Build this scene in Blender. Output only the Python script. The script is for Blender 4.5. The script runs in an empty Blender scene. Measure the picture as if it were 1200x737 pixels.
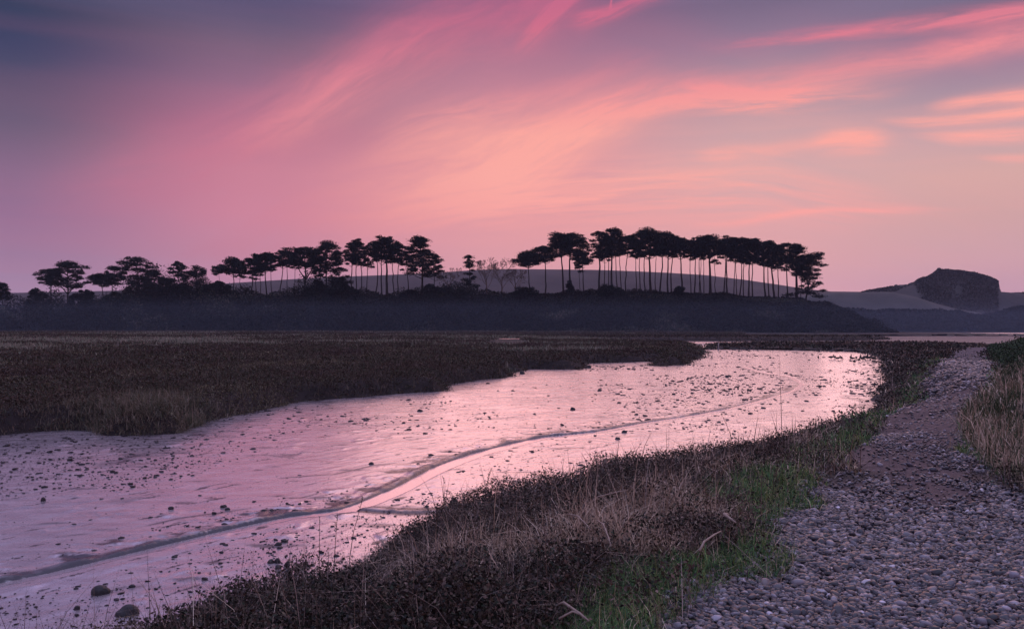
import bpy, math, random
import numpy as np
R = np.random.default_rng(7)
random.seed(7)
F, CX, HY, H = 933.0, 600.0, 383.0, 3.0          # focal length in photo pixels, eye height above the mud
C = bpy.context.scene.collection
sc = bpy.context.scene

def W(px, py, z=0.0):
    """point of the place that the photo shows at px,py if it lies at height z"""
    Y = F * (H - z) / (py - HY)
    return ((px - CX) / F * Y, Y)
def WX(px, Y): return (px - CX) / F * Y
def WZ(py, Y): return H + (HY - py) / F * Y
def lin(c):
    return tuple(((v/255)/12.92 if v/255 <= .04045 else ((v/255+.055)/1.055)**2.4) for v in c)

# ---------------------------------------------------------------- noise
_T = np.random.default_rng(3).random((256, 256))
def vnoise(x, y, s=0):
    x = np.asarray(x, float) + s*17.31; y = np.asarray(y, float) + s*9.77
    xi = np.floor(x).astype(np.int64); yi = np.floor(y).astype(np.int64)
    fx = x-xi; fy = y-yi
    fx = fx*fx*(3-2*fx); fy = fy*fy*(3-2*fy)
    a = _T[xi & 255, yi & 255]; b = _T[(xi+1) & 255, yi & 255]
    c = _T[xi & 255, (yi+1) & 255]; d = _T[(xi+1) & 255, (yi+1) & 255]
    return (a*(1-fx)+b*fx)*(1-fy)+(c*(1-fx)+d*fx)*fy
def fbm(x, y, o=4, s=0):
    t = 0; a = .5; n = 0
    for k in range(o):
        t = t + a*vnoise(x*2**k+k*5.3, y*2**k+k*8.1, s+k); n += a; a *= .5
    return t/n - .5                                # about -0.5..0.5
def sstep(t):
    t = np.clip(t, 0, 1); return t*t*(3-2*t)
def sdist(x, y, poly):
    """signed distance to a polygon, positive inside"""
    x = np.asarray(x, float); y = np.asarray(y, float)
    d = np.full(x.shape, 1e18); ins = np.zeros(x.shape, bool); n = len(poly)
    for i in range(n):
        ax, ay = poly[i]; bx, by = poly[(i+1) % n]
        ex, ey = bx-ax, by-ay
        t = np.clip(((x-ax)*ex+(y-ay)*ey)/(ex*ex+ey*ey+1e-12), 0, 1)
        d = np.minimum(d, (x-ax-t*ex)**2+(y-ay-t*ey)**2)
        c = ((ay > y) != (by > y)) & (x < (bx-ax)*(y-ay)/((by-ay) if by != ay else 1e-9)+ax)
        ins ^= c
    d = np.sqrt(d)
    return np.where(ins, d, -d)
def polyline_dist(x, y, pts):
    d = np.full(x.shape, 1e18); side = np.zeros(x.shape)
    for (ax, ay), (bx, by) in zip(pts[:-1], pts[1:]):
        ex, ey = bx-ax, by-ay
        t = np.clip(((x-ax)*ex+(y-ay)*ey)/(ex*ex+ey*ey), 0, 1)
        q = (x-ax-t*ex)**2+(y-ay-t*ey)**2
        m = q < d
        side = np.where(m, np.sign(ex*(y-ay)-ey*(x-ax)), side); d = np.where(m, q, d)
    return np.sqrt(d)*np.where(side == 0, 1, side)

# ---------------------------------------------------------------- objects
def tag(o, label=None, cat=None, group=None, kind=None):
    if label: o['label'] = label
    if cat: o['category'] = cat
    if group: o['group'] = group
    if kind: o['kind'] = kind
    return o
def np_mesh(name, v, faces, mat, parent=None, col=None, smooth=False, extra=None):
    """v (n,3); faces (m,k)"""
    me = bpy.data.meshes.new(name)
    v = np.ascontiguousarray(v, np.float32); f = np.ascontiguousarray(faces, np.int32)
    k = f.shape[1]
    me.vertices.add(len(v)); me.vertices.foreach_set('co', v.ravel())
    me.loops.add(f.size); me.loops.foreach_set('vertex_index', f.ravel())
    me.polygons.add(len(f)); me.polygons.foreach_set('loop_start', np.arange(0, f.size, k, dtype=np.int32))
    me.polygons.foreach_set('loop_total', np.full(len(f), k, np.int32))
    if smooth: me.polygons.foreach_set('use_smooth', np.ones(len(f), bool))
    me.update(calc_edges=True)
    if col is not None:
        a = me.color_attributes.new('Col', 'FLOAT_COLOR', 'POINT')
        c = np.ones((len(v), 4), np.float32); c[:, :3] = col
        a.data.foreach_set('color', c.ravel())
    for key, arr in (extra or {}).items():
        a = me.attributes.new(key, 'FLOAT', 'POINT'); a.data.foreach_set('value', np.asarray(arr, np.float32))
    o = bpy.data.objects.new(name, me); C.objects.link(o)
    me.materials.append(mat)
    if parent: o.parent = parent
    return o
def empty(name, loc):
    o = bpy.data.objects.new(name, None); o.location = loc; o.empty_display_size = .3; C.objects.link(o); return o

# ---------------------------------------------------------------- materials
def newmat(name):
    m = bpy.data.materials.new(name); m.use_nodes = True
    nt = m.node_tree; b = nt.nodes['Principled BSDF']; return m, nt, b
def N(nt, t, **kw):
    n = nt.nodes.new(t)
    for k, v in kw.items():
        if k.startswith('i_'): n.inputs[k[2:].replace('_', ' ')].default_value = v
        else: setattr(n, k, v)
    return n
def veg_mat(name, rough=.75, spec=.25, trans=0.0, vary=.25, scale=3.0):
    m, nt, b = newmat(name)
    a = N(nt, 'ShaderNodeVertexColor', layer_name='Col')
    g = N(nt, 'ShaderNodeNewGeometry')
    hsv = N(nt, 'ShaderNodeHueSaturation')
    no = N(nt, 'ShaderNodeTexNoise', i_Scale=scale, i_Detail=3.0)
    nt.links.new(g.outputs['Position'], no.inputs['Vector'])
    mr = N(nt, 'ShaderNodeMapRange'); mr.inputs['From Min'].default_value = .3; mr.inputs['From Max'].default_value = .7
    mr.inputs['To Min'].default_value = 1-vary; mr.inputs['To Max'].default_value = 1+vary
    nt.links.new(no.outputs['Fac'], mr.inputs['Value'])
    nt.links.new(mr.outputs['Result'], hsv.inputs['Value'])
    nt.links.new(a.outputs['Color'], hsv.inputs['Color'])
    nt.links.new(hsv.outputs['Color'], b.inputs['Base Color'])
    b.inputs['Roughness'].default_value = rough; b.inputs['Specular IOR Level'].default_value = spec
    return m
def simple(name, col, rough=.8, spec=.3, scale=4.0, vary=.3, bump=0.0, bscale=20.0):
    m, nt, b = newmat(name)
    tc = N(nt, 'ShaderNodeNewGeometry')
    no = N(nt, 'ShaderNodeTexNoise', i_Scale=scale, i_Detail=6.0, i_Roughness=.6)
    nt.links.new(tc.outputs['Position'], no.inputs['Vector'])
    cr = N(nt, 'ShaderNodeValToRGB')
    cr.color_ramp.elements[0].position = .3; cr.color_ramp.elements[1].position = .7
    cr.color_ramp.elements[0].color = (*[c*(1-vary) for c in col], 1)
    cr.color_ramp.elements[1].color = (*[c*(1+vary) for c in col], 1)
    nt.links.new(no.outputs['Fac'], cr.inputs['Fac']); nt.links.new(cr.outputs['Color'], b.inputs['Base Color'])
    b.inputs['Roughness'].default_value = rough; b.inputs['Specular IOR Level'].default_value = spec
    if bump:
        n2 = N(nt, 'ShaderNodeTexNoise', i_Scale=bscale, i_Detail=5.0)
        nt.links.new(tc.outputs['Position'], n2.inputs['Vector'])
        bp = N(nt, 'ShaderNodeBump'); bp.inputs['Strength'].default_value = bump; bp.inputs['Distance'].default_value = 1/bscale
        nt.links.new(n2.outputs['Fac'], bp.inputs['Height']); nt.links.new(bp.outputs['Normal'], b.inputs['Normal'])
    return m
M_grass = veg_mat('grass_blades', .62, .35)
M_shrub = veg_mat('heath_leaves', .7, .3)
M_needle = simple('pine_needles', (.012, .018, .015), .9, .05, .4, .4)
M_bark = simple('pine_bark', (.03, .024, .022), .9, .05, 2, .4)
M_twig = simple('bare_twigs', (.13, .095, .08), .9, .2, 2, .3)
M_peb = veg_mat('wet_pebble', .33, .6, vary=.15, scale=30)
M_stone = simple('mud_coated_stone', (.035, .032, .034), .55, .4, 9, .4, .5, 30)
M_stick = simple('dead_stalk', (.34, .27, .22), .75, .3, 30, .3)
M_dark_stalk = simple('dark_seed_stalk', (.05, .04, .035), .8, .3, 30, .3)
M_scrub = veg_mat('hillside_scrub_leaves', .9, .05, scale=.15, vary=.3)
M_feather = simple('dark_feathers', (.03, .027, .028), .7, .3, 14, .4)
M_post = simple('weathered_post_wood', (.3, .27, .26), .8, .3, 8, .3)

# ---------------------------------------------------------------- polar ground grids (fine ahead, coarse behind)
def polar(r0, r1, q, nfront, half=44, radii=None):
    nr = int(math.log(r1/r0)/q)+1
    r = r0*np.exp(np.linspace(0, math.log(r1/r0), nr))
    if radii is not None: r = radii; nr = len(r)
    a = np.radians(np.linspace(-half, half, nfront))
    b = np.radians(np.linspace(half, 360-half, 70))[1:-1]
    th = np.concatenate([a, b])
    rr, tt = np.meshgrid(r, th, indexing='ij')
    x = rr*np.sin(tt); y = rr*np.cos(tt)
    n = len(th); i = np.arange(nr-1)[:, None]; j = np.arange(n)[None, :]
    j2 = (j+1) % n
    f = np.stack([i*n+j, (i+1)*n+j, (i+1)*n+j2, i*n+j2], -1).reshape(-1, 4)
    # normal up: order so that z is positive
    return x.ravel(), y.ravel(), f[:, ::-1] if False else f
def compact(v, f, keepface, *arrs):
    f = f[keepface]; u, inv = np.unique(f, return_inverse=True)
    return (v[u], inv.reshape(f.shape)) + tuple(a[u] for a in arrs)

# ---------------------------------------------------------------- plan of the place
FOOT = [W(p, q, z) for p, q, z in [(132, 752, .3), (303, 704, .3), (357, 674, .35), (400, 642, .35), (447, 620, .35), (541, 603, .35), (597, 582, .4), (637, 572, .5), (673, 558, .55), (744, 538, .7), (800, 519, .8), (850, 505, .9), (900, 488, .95), (960, 475, 1.0), (1015, 463, 1.0)]]
FOOT2 = [W(p, q, 0) for p, q in [(1038, 447), (1038, 430), (1030, 417), (1010, 412.5), (960, 411), (900, 410), (860, 409.5), (824, 409.5), (822, 408)]]
BANK = [(400, -60), (400, 118), (120, 126)] + [W(p, q, 0) for p, q in [(1130, 405.5), (1040, 404.5), (960, 404.5), (880, 404.5)]] + FOOT2[::-1] + FOOT[::-1] + [(-5.5, 5), (-8, 2), (-12, -5), (-22, -60)]
ML = [(-60, 516), (0, 510), (60, 505), (110, 503), (133, 509), (217, 509), (238, 497), (257, 490), (300, 480), (350, 471), (400, 467), (467, 460), (520, 458), (528, 449), (593, 443), (602, 436), (617, 432), (677, 433), (680, 426), (765, 423), (775, 429), (800, 427), (820, 417), (822, 411), (800, 405.5), (740, 403.0), (690, 401.2), (690, 398.6), (760, 397.2)]
MARSH = [W(p, q, 0) for p, q in ML] + [W(1000, 394, 0)] + [(180, 262), (180, 420), (-900, 420), (-900, 30)] + [(-60, W(0, 520, 0)[1])]
STRIP = [W(p, q, 0) for p, q in [(640, 399.3), (720, 399.6), (860, 399.8), (1000, 399.2), (1045, 398.2), (1045, 397.2), (960, 396.2), (780, 396.4), (640, 396.4)]]
PL = [(.2, -12), (.3, 0)] + [W(p, q, z) for p, q, z in [(745, 760, 1.4), (778, 728, 1.4), (842, 680, 1.4), (876, 650, 1.4), (915, 600, 1.4), (955, 560, 1.4), (1003, 520, 1.4), (1030, 490, 1.4), (1040, 467, 1.4), (1082, 457, 1.4), (1074, 449, 1.3), (1080, 440, 1.25), (1100, 425, 1.0), (1112, 412, .7), (1130, 406.5, .45)]]
PR = [(5, -12), (5.2, 0)] + [W(p, q, z) for p, q, z in [(1235, 590, 1.4), (1160, 545, 1.4), (1128, 505, 1.4), (1132, 480, 1.4), (1165, 455, 1.4), (1172, 432, 1.25), (1160, 420, 1.1), (1160, 411, .8), (1185, 405.5, .45)]]
PATH = PL + PR[::-1]
PRy = np.array([p[1] for p in PR]); PRx = np.array([p[0] for p in PR])
PLy = np.array([p[1] for p in PL]); PLx = np.array([p[0] for p in PL])
STREAM = [W(p, q, 0) for p, q in [(-160, 700), (0, 684), (60, 672), (130, 655), (200, 638), (270, 621), (340, 606), (400, 599), (430, 590), (470, 573), (515, 549), (560, 532), (610, 519), (640, 512.5), (700, 506), (760, 495), (800, 489), (850, 480), (900, 467), (930, 458), (940, 450), (925, 441), (890, 436), (872, 430)]]
STREAM_W = [.13, .13, .13, .13, .13, .14, .16, .2, .27, .33, .36, .37, .35, .26, .18, .14, .14, .14, .16, .2, .3, .3, .25, .2]

def bank_h(x, y):
    x = np.asarray(x, float); y = np.asarray(y, float)
    rr = np.hypot(x, y)
    d = sdist(x, y, BANK) + fbm(x*.9, y*.9, 4, 2)*np.clip(.9+rr*.012, 0, 3)
    top = np.interp(y, [0, 30, 50, 70, 95, 140], [1.4, 1.4, 1.05, .75, .4, .3])
    w = np.interp(y, [0, 12, 30, 60, 95], [4.6, 4.4, 3.0, 3.0, 2.0])
    t = np.clip(d/w, 0, 1)
    h = top*(1-(1-t)**1.7)
    dp = sdist(x, y, PATH)
    off = np.clip((-dp-.1)/1.0, 0, 1)
    lump = fbm(x*1.3, y*1.3, 3, 11)*.5 + fbm(x*.35, y*.35, 3, 5)*.35
    h = h + lump*off*np.clip(d/1.2, 0, 1)*np.interp(y, [0, 60, 100], [1, .8, .35])
    xr = np.interp(y, PRy, PRx); dR = x-xr
    mound = np.interp(y, [0, 8, 15, 24, 32, 45, 70, 100], [.15, .25, .45, .8, 1.0, .75, .25, .1])
    h = h + mound*sstep(dR/2.6)*(dR > 0)
    h = h + np.where(dp > -.2, fbm(x*.5, y*.5, 3, 21)*.09*sstep((dp+.2)/.6), 0)
    h = np.where(d < 0, d*.35, h-.02)
    return h, d, dp
POOL = W(596, 397, .8)
def marsh_h(x, y):
    rr = np.hypot(x, y)
    d = sdist(x, y, MARSH) + fbm(x*.5, y*.5, 4, 31)*np.clip(rr*.035, .4, 6)
    edge = np.clip(.9+rr*.01, 1, 3)
    h = .62*(1-(1-np.clip(d/edge, 0, 1))**2) + .6*np.clip(d/110, 0, 1) + fbm(x*.25, y*.25, 3, 33)*.3*np.clip(d/2, 0, 1) + fbm(x*.05, y*.05, 2, 36)*.35*np.clip(d/30, 0, 1)
    dpx = np.sqrt(((x-POOL[0])/6)**2+((y-POOL[1]+np.where(y < POOL[1], 25, 0))/34)**2)
    h = h+(.78-h)*(1-sstep((dpx-.8)/.6))*(d > 3)
    return np.where(d < 0, d*.3, h-.02), d
def strip_h(x, y):
    d = sdist(x, y, STRIP)+fbm(x*.2, y*.2, 3, 41)*3
    return np.where(d < 0, d*.2, .75*sstep(d/3)), d

# ---------------------------------------------------------------- mud flat
def build_mud():
    gm = lambda a, b, q: a*np.exp(np.arange(0, math.log(b/a), q))
    x, y, f = polar(1, 2, .1, 1000, half=40, radii=np.concatenate([gm(1.0, 6.2, .03), gm(6.2, 24, .0038), gm(24, 60, .006), gm(60, 2600, .011)]))
    rr = np.hypot(x, y)
    sd = polyline_dist(x, y, STREAM)          # positive to the left (far side) of the running direction
    near = rr < 90
    wid = np.full(x.shape, .4)
    sp = np.array(STREAM)
    wid = np.interp(y, sp[:20, 1], STREAM_W[:20])*.5
    ad = np.abs(sd)
    fine = np.clip(1.2-rr/60, 0, 1)
    z = fbm(x*.35, y*.35, 4, 51)*.022*np.clip(rr/8, .5, 2)
    # tide ripples running with the channel
    u = (x*.55+y*.83); v = (x*.83-y*.55)
    z += (fbm(u*1.1, v*5.5, 4, 55))*.011*fine+fbm(u*4, v*13, 3, 56)*.006*fine
    z += np.maximum(fbm(x*2.2, y*1.6, 4, 58)-.15, 0)*.1*fine
    bedw = wid+np.maximum(fbm(u*.8, v*.8, 3, 61), -.2)*.06
    bed = 1-sstep((ad-bedw)/.05)
    lipf = np.exp(-((sd-bedw-.13)/.1)**2)*(sd > 0)*(.6+fbm(x*2.3, y*2.3, 4, 62)*1.8)
    lipn = np.exp(-((-sd-bedw-.22)/.18)**2)*(sd < 0)
    k = np.clip(1.6-rr/50, .35, 1)
    z = z*(1-.9*bed) + (lipf*.05+lipn*.008)*k - .05*bed
    # the rest of the lip: rippled broken crust behind it
    crust = np.exp(-((sd-bedw-.45)/.4)**2)*(sd > 0)
    z += crust*np.maximum(fbm(x*3.1, y*5.1, 4, 63), 0)*.09*fine
    # small side drain
    dr = [W(p, q, 0) for p, q in [(418, 598), (470, 601), (520, 600), (560, 596)]]
    ds = polyline_dist(x, y, dr)
    z += -np.exp(-(ds/.07)**2)*.02+np.exp(-((ds-.16)/.1)**2)*.012
    wet = np.ones(x.shape)*1.0
    wet = np.where(y > 125, np.interp(y, [125, 145, 260], [.9, .25, .15]), wet)
    lw = np.clip(.1+fbm(x*1.3, y*1.3, 4, 64)*.5, .02, .4)
    wall_shade = 1.1*sstep((sd-np.maximum(wid*.8, .03))/.02)*(1-sstep((sd-bedw-.05)/.04))*(sd > 0)*np.clip(1.25-rr/90, .5, 1)  # dark tone painted on the stream's steep far side, standing in for shade
    clay_shade = sstep((sd-bedw+.05)/.05)*(1-sstep((sd-bedw-lw)/.2))*(.75+.5*fbm(x*5, y*5, 3, 65))*(sd > 0)*np.clip(1.25-rr/90, .5, 1)+.75*sstep((crust*np.maximum(fbm(x*2.2, y*4.1, 4, 66)+.05, 0)-.05)*8)
    clay_shade += .6*sstep((fbm(x*1.1, y*2.6, 5, 67)-.17)*9)*fine+.8*np.exp(-((ds-.25)/.16)**2)*sstep((fbm(x*3, y*3, 3, 69)+.25)*4)
    eb = np.maximum(sdist(x, y, BANK), sdist(x, y, MARSH))+fbm(x*1.4, y*1.4, 4, 68)*1.6*np.clip(rr/20, .6, 2.5)
    clay_shade = clay_shade+np.interp(y, [125, 150], [0, .7])
    clay_shade = clay_shade+.85*sstep((fbm(u*2.2, v*9, 5, 74)-.2)*14)*fine+.5*sstep((fbm(x*.5, y*.3, 5, 75)-.25)*8)
    clay_shade = np.clip(clay_shade+.55*sstep((eb+.9*np.clip(rr/25, .5, 1.6))/.9), 0, 1)*(1-bed)
    for rl in ([(815, 425), (870, 426), (905, 431), (925, 432), (965, 436), (1000, 437)], [(640, 466), (700, 462), (760, 463), (800, 458)], [(20, 640), (75, 628), (150, 622), (215, 607), (290, 596)], [(330, 560), (395, 556), (450, 545), (520, 538)], [(430, 500), (500, 494), (590, 490), (650, 480)]):
        dq = polyline_dist(x+fbm(x*.4, y*.4, 3, 87)*1.2*np.clip(rr/30, .3, 2), y, [W(p, q, 0) for p, q in rl])
        clay_shade = np.maximum(clay_shade, .8*np.exp(-(dq/(.0022*rr+.02))**2)*sstep(fbm(x*.7, y*.9, 3, 88)*5+.55))
    clay_shade = np.maximum(clay_shade, wall_shade*(.8+.2*fbm(x*4, y*4, 2, 76)))
    clay_shade = np.maximum(clay_shade, 1.2*np.exp(-(ds/.16)**2)*(.7+fbm(x*4, y*6, 3, 77)))
    clay_shade = np.clip(clay_shade*1.45, 0, 1)
    v = np.stack([x, y, z], -1)
    # the relief below the raised land is not needed
    m, nt, b = newmat('wet_mud')
    g = N(nt, 'ShaderNodeNewGeometry')
    at = N(nt, 'ShaderNodeAttribute', attribute_name='wet')
    n1 = N(nt, 'ShaderNodeTexNoise', i_Scale=.9, i_Detail=7.0, i_Roughness=.62)
    mp = N(nt, 'ShaderNodeMapping'); mp.inputs['Rotation'].default_value = (0, 0, -.62); mp.inputs['Scale'].default_value = (1, 3.2, 1)
    L = nt.links.new
    L(g.outputs['Position'], mp.inputs['Vector']); L(mp.outputs['Vector'], n1.inputs['Vector'])
    cr = N(nt, 'ShaderNodeValToRGB'); e = cr.color_ramp.elements
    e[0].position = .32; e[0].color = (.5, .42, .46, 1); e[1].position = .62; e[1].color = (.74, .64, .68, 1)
    L(n1.outputs['Fac'], cr.inputs['Fac'])
    cl = N(nt, 'ShaderNodeAttribute', attribute_name='clay_shade')
    mc = nt.nodes.new('ShaderNodeMix'); mc.data_type = 'RGBA'; L(cl.outputs['Fac'], mc.inputs['Factor']); L(cr.outputs['Color'], mc.inputs['A']); mc.inputs['B'].default_value = (.06, .048, .062, 1)  # dark mud tone, also the painted shade of the stream lip
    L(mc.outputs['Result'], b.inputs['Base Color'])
    film = N(nt, 'ShaderNodeMath', operation='MULTIPLY_ADD'); L(cl.outputs['Fac'], film.inputs[0]); film.inputs[1].default_value = -.93; film.inputs[2].default_value = 1.0
    fw = N(nt, 'ShaderNodeMath', operation='MULTIPLY'); L(film.outputs[0], fw.inputs[0]); L(at.outputs['Fac'], fw.inputs[1])
    sl = N(nt, 'ShaderNodeMath', operation='MULTIPLY_ADD'); L(fw.outputs[0], sl.inputs[0]); sl.inputs[1].default_value = .42; sl.inputs[2].default_value = .08; L(sl.outputs[0], b.inputs['Specular IOR Level'])
    n2 = N(nt, 'ShaderNodeTexNoise', i_Scale=1.3, i_Detail=6.0, i_Roughness=.7); L(mp.outputs['Vector'], n2.inputs['Vector'])
    mr = N(nt, 'ShaderNodeMapRange'); mr.inputs['From Min'].default_value = .38; mr.inputs['From Max'].default_value = .68
    mr.inputs['To Min'].default_value = .16; mr.inputs['To Max'].default_value = .42
    L(n2.outputs['Fac'], mr.inputs['Value'])
    ad_ = N(nt, 'ShaderNodeMath', operation='MULTIPLY_ADD'); L(at.outputs['Fac'], ad_.inputs[0]); ad_.inputs[1].default_value = -.4; ad_.inputs[2].default_value = .4
    a2 = N(nt, 'ShaderNodeMath', operation='ADD'); L(ad_.outputs[0], a2.inputs[0]); L(mr.outputs['Result'], a2.inputs[1])
    L(a2.outputs[0], b.inputs['Roughness'])
    b.inputs['IOR'].default_value = 2.3
    b.inputs['Specular IOR Level'].default_value = .5
    b.inputs['Metallic'].default_value = .0
    mw = N(nt, 'ShaderNodeMath', operation='MULTIPLY'); mw.inputs[1].default_value = .42; L(at.outputs['Fac'], mw.inputs[0])
    b.inputs['Coat IOR'].default_value = 2.2; b.inputs['Coat Roughness'].default_value = .2
    L(fw.outputs[0], b.inputs['Coat Weight'])
    me_ = N(nt, 'ShaderNodeMath', operation='MULTIPLY'); me_.inputs[1].default_value = .52; L(fw.outputs[0], me_.inputs[0]); L(me_.outputs[0], b.inputs['Metallic'])
    n3 = N(nt, 'ShaderNodeTexNoise', i_Scale=5.0, i_Detail=6.0, i_Roughness=.65); L(g.outputs['Position'], n3.inputs['Vector'])
    vo = N(nt, 'ShaderNodeTexNoise', i_Scale=22.0, i_Detail=3.0); L(mp.outputs['Vector'], vo.inputs['Vector'])
    b1 = N(nt, 'ShaderNodeBump'); b1.inputs['Strength'].default_value = .14; b1.inputs['Distance'].default_value = .05; L(n3.outputs['Fac'], b1.inputs['Height'])
    b2 = N(nt, 'ShaderNodeBump'); b2.inputs['Strength'].default_value = .2; b2.inputs['Distance'].default_value = .02; L(vo.outputs['Fac'], b2.inputs['Height'])
    L(b1.outputs['Normal'], b2.inputs['Normal']); L(b2.outputs['Normal'], b.inputs['Normal'])
    o = np_mesh('mud_flat', v, f, m, smooth=True, extra={'wet': wet, 'clay_shade': clay_shade})
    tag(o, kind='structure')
build_mud()

# water: the thin stream and the far creeks and pool, as sheets a little above their beds
def water_mat():
    m, nt, b = newmat('still_water')
    b.inputs['Base Color'].default_value = (.8, .68, .7, 1); b.inputs['Roughness'].default_value = .22; b.inputs['Metallic'].default_value = .75
    b.inputs['IOR'].default_value = 1.9; b.inputs['Specular IOR Level'].default_value = .5
    g = N(nt, 'ShaderNodeNewGeometry'); n = N(nt, 'ShaderNodeTexNoise', i_Scale=3.0, i_Detail=3.0)
    nt.links.new(g.outputs['Position'], n.inputs['Vector'])
    bp = N(nt, 'ShaderNodeBump'); bp.inputs['Strength'].default_value = .08; bp.inputs['Distance'].default_value = .03
    nt.links.new(n.outputs['Fac'], bp.inputs['Height']); nt.links.new(bp.outputs['Normal'], b.inputs['Normal'])
    return m
M_water = water_mat()
def ribbon(name, pts, ws, z, mat):
    P = np.array(pts); s = np.linspace(0, len(P)-1, (len(P)-1)*10+1)
    idx = np.arange(len(P))
    # smooth centreline
    px = np.interp(s, idx, P[:, 0]); py = np.interp(s, idx, P[:, 1]); w = np.interp(s, idx, ws)
    for _ in range(6):
        px[1:-1] = (px[:-2]+2*px[1:-1]+px[2:])/4; py[1:-1] = (py[:-2]+2*py[1:-1]+py[2:])/4
    tx = np.gradient(px); ty = np.gradient(py); l = np.hypot(tx, ty); nx = -ty/l; ny = tx/l
    w = w*(.5+.12*np.sin(s*1.7)+fbm(s*.9, s*0, 2, 9)*.5)
    a = np.stack([px+nx*w, py+ny*w, np.full(len(s), z)], -1); b = np.stack([px-nx*w, py-ny*w, np.full(len(s), z)], -1)
    v = np.stack([a, b], 1).reshape(-1, 3); n = len(s)
    i = np.arange(n-1)*2
    f = np.stack([i, i+1, i+3, i+2], -1)
    return tag(np_mesh(name, v, f, mat, smooth=True), kind='structure')
ribbon('stream_water', STREAM, [w*1.7 for w in STREAM_W], -.014, M_water)
def sheet(name, pts, z, mat):
    c = np.array(pts); n = len(c); k = 8
    s = np.linspace(0, n, n*k, endpoint=False); i0 = s.astype(int) % n; i1 = (i0+1) % n; t = (s-np.floor(s))[:, None]
    e = c[i0]*(1-t)+c[i1]*t
    sz = (c.max(0)-c.min(0)).min()
    e = e+np.stack([fbm(e[:, 0]*.3, e[:, 1]*.3, 3, 2), fbm(e[:, 0]*.3, e[:, 1]*.3, 3, 8)], -1)*sz*.35
    v = np.concatenate([np.column_stack([e, np.full(len(e), z)]), [[*c.mean(0), z]]])
    j = np.arange(len(e)); f = np.stack([j, (j+1) % len(e), np.full(len(e), len(e))], -1)
    return tag(np_mesh(name, v, f, mat), kind='structure')
sheet('creek_water', [W(p, q) for p, q in [(1000, 405.0), (1075, 405.4), (1122, 404.4), (1100, 403.0), (1050, 402.2), (900, 401.8), (870, 403.0)]], .05, M_water)
sheet('far_channel_water', [W(p, q) for p, q in [(1105, 391.2), (1400, 391.6), (1400, 390.2), (1120, 390.3)]], .06, M_water)
sheet('back_creek_water', [W(p, q) for p, q in [(820, 403.2), (930, 403.2), (1000, 402), (900, 401), (700, 400.4)]], .05, M_water)
pool_xy = POOL
# ---------------------------------------------------------------- banks and marsh as ground
def land(name, fn, mat, r0, r1, q, nf, colfn):
    x, y, f = polar(r0, r1, q, nf)
    r = fn(x, y); z = r[0]
    v = np.stack([x, y, z], -1)
    keep = (z[f] > -.22).all(1)
    col = colfn(x, y, r)
    v, f, col = compact(v, f, keep, col)
    return tag(np_mesh(name, v, f, mat, smooth=True, col=col), kind='structure')
def C3(x, c): return np.ones((len(x), 1))*np.array(c)[None]
def mixc(a, b, t): return a*(1-t[:, None])+b*t[:, None]
def dirt_f(x, y):
    cx = np.interp(y, PLy, PLx)*.52+np.interp(y, PRy, PRx)*.48
    wd = np.interp(y, [6, 8, 11, 15, 22], [.5, 1.0, 1.4, 1.5, 1.2])
    t = np.exp(-((x-cx)/wd)**2)*sstep((y-5.6)/2)*sstep((27-y)/6)
    return sstep(t*1.5-.5+fbm(x*1.3, y*.8, 5, 91)*2.0)
def peb_f(x, y, dp): return sstep((dp-.05+fbm(x*1.3, y*1.3, 4, 93)*1.3)/.25)
def bank_col(x, y, r):
    h, d, dp = r
    c = C3(x, (.035, .028, .025))
    c = mixc(c, C3(x, (.06, .05, .045)), sstep(fbm(x*2, y*2, 4, 71)*2+.3))
    t = sstep((dp+1.0)/1.0)*sstep(fbm(x*1.2, y*1.2, 3, 72)*3+.6)
    c = mixc(c, C3(x, (.045, .06, .028)), t)                   # turf edge
    gr = sstep((dp+.25+fbm(x*3, y*3, 3, 73)*.5)/.3)
    pc = mixc(C3(x, (.016, .015, .018)), C3(x, (.12, .085, .085)), dirt_f(x, y))  # ground under pebbles painted near black to deepen the shade between them
    pc = mixc(C3(x, (.075, .062, .045)), pc, np.maximum(peb_f(x, y, dp), dirt_f(x, y)))
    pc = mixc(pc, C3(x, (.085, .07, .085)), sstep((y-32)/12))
    c = mixc(c, pc, gr)                   # trodden grit of the path, with the pebble gaps' shade painted in
    low = sstep((.25-h)/.25)
    return mixc(c, C3(x, (.05, .045, .05)), low)
M_bank = veg_mat('bank_soil', .85, .3, vary=.35, scale=14)
nt = M_bank.node_tree; g_ = N(nt, 'ShaderNodeNewGeometry'); n_ = N(nt, 'ShaderNodeTexNoise', i_Scale=26.0, i_Detail=6.0, i_Roughness=.7)
nt.links.new(g_.outputs['Position'], n_.inputs['Vector']); bp_ = N(nt, 'ShaderNodeBump'); bp_.inputs['Strength'].default_value = .8; bp_.inputs['Distance'].default_value = .03
nt.links.new(n_.outputs['Fac'], bp_.inputs['Height']); nt.links.new(bp_.outputs['Normal'], nt.nodes['Principled BSDF'].inputs['Normal'])
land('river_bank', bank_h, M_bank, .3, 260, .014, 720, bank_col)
def marsh_col(x, y, r):
    c = C3(x, (.028, .022, .022))
    band = sstep(fbm(x*.03, y*.09, 3, 81)*4+.2)*sstep((y-60)/50)
    return mixc(c, C3(x, (.07, .07, .055)), band)
M_marsh = veg_mat('marsh_soil', .9, .2, vary=.4, scale=1.5)
land('salt_marsh', marsh_h, M_marsh, 14, 900, .014, 620, marsh_col)
land('far_marsh_strip', strip_h, M_marsh, 120, 300, .008, 700, lambda x, y, r: C3(x, (.03, .025, .025)))
def wz_b(x, y): return bank_h(np.array([x]), np.array([y]))[0][0]
pz = marsh_h(np.array([pool_xy[0]]), np.array([pool_xy[1]]))[0][0]
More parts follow.
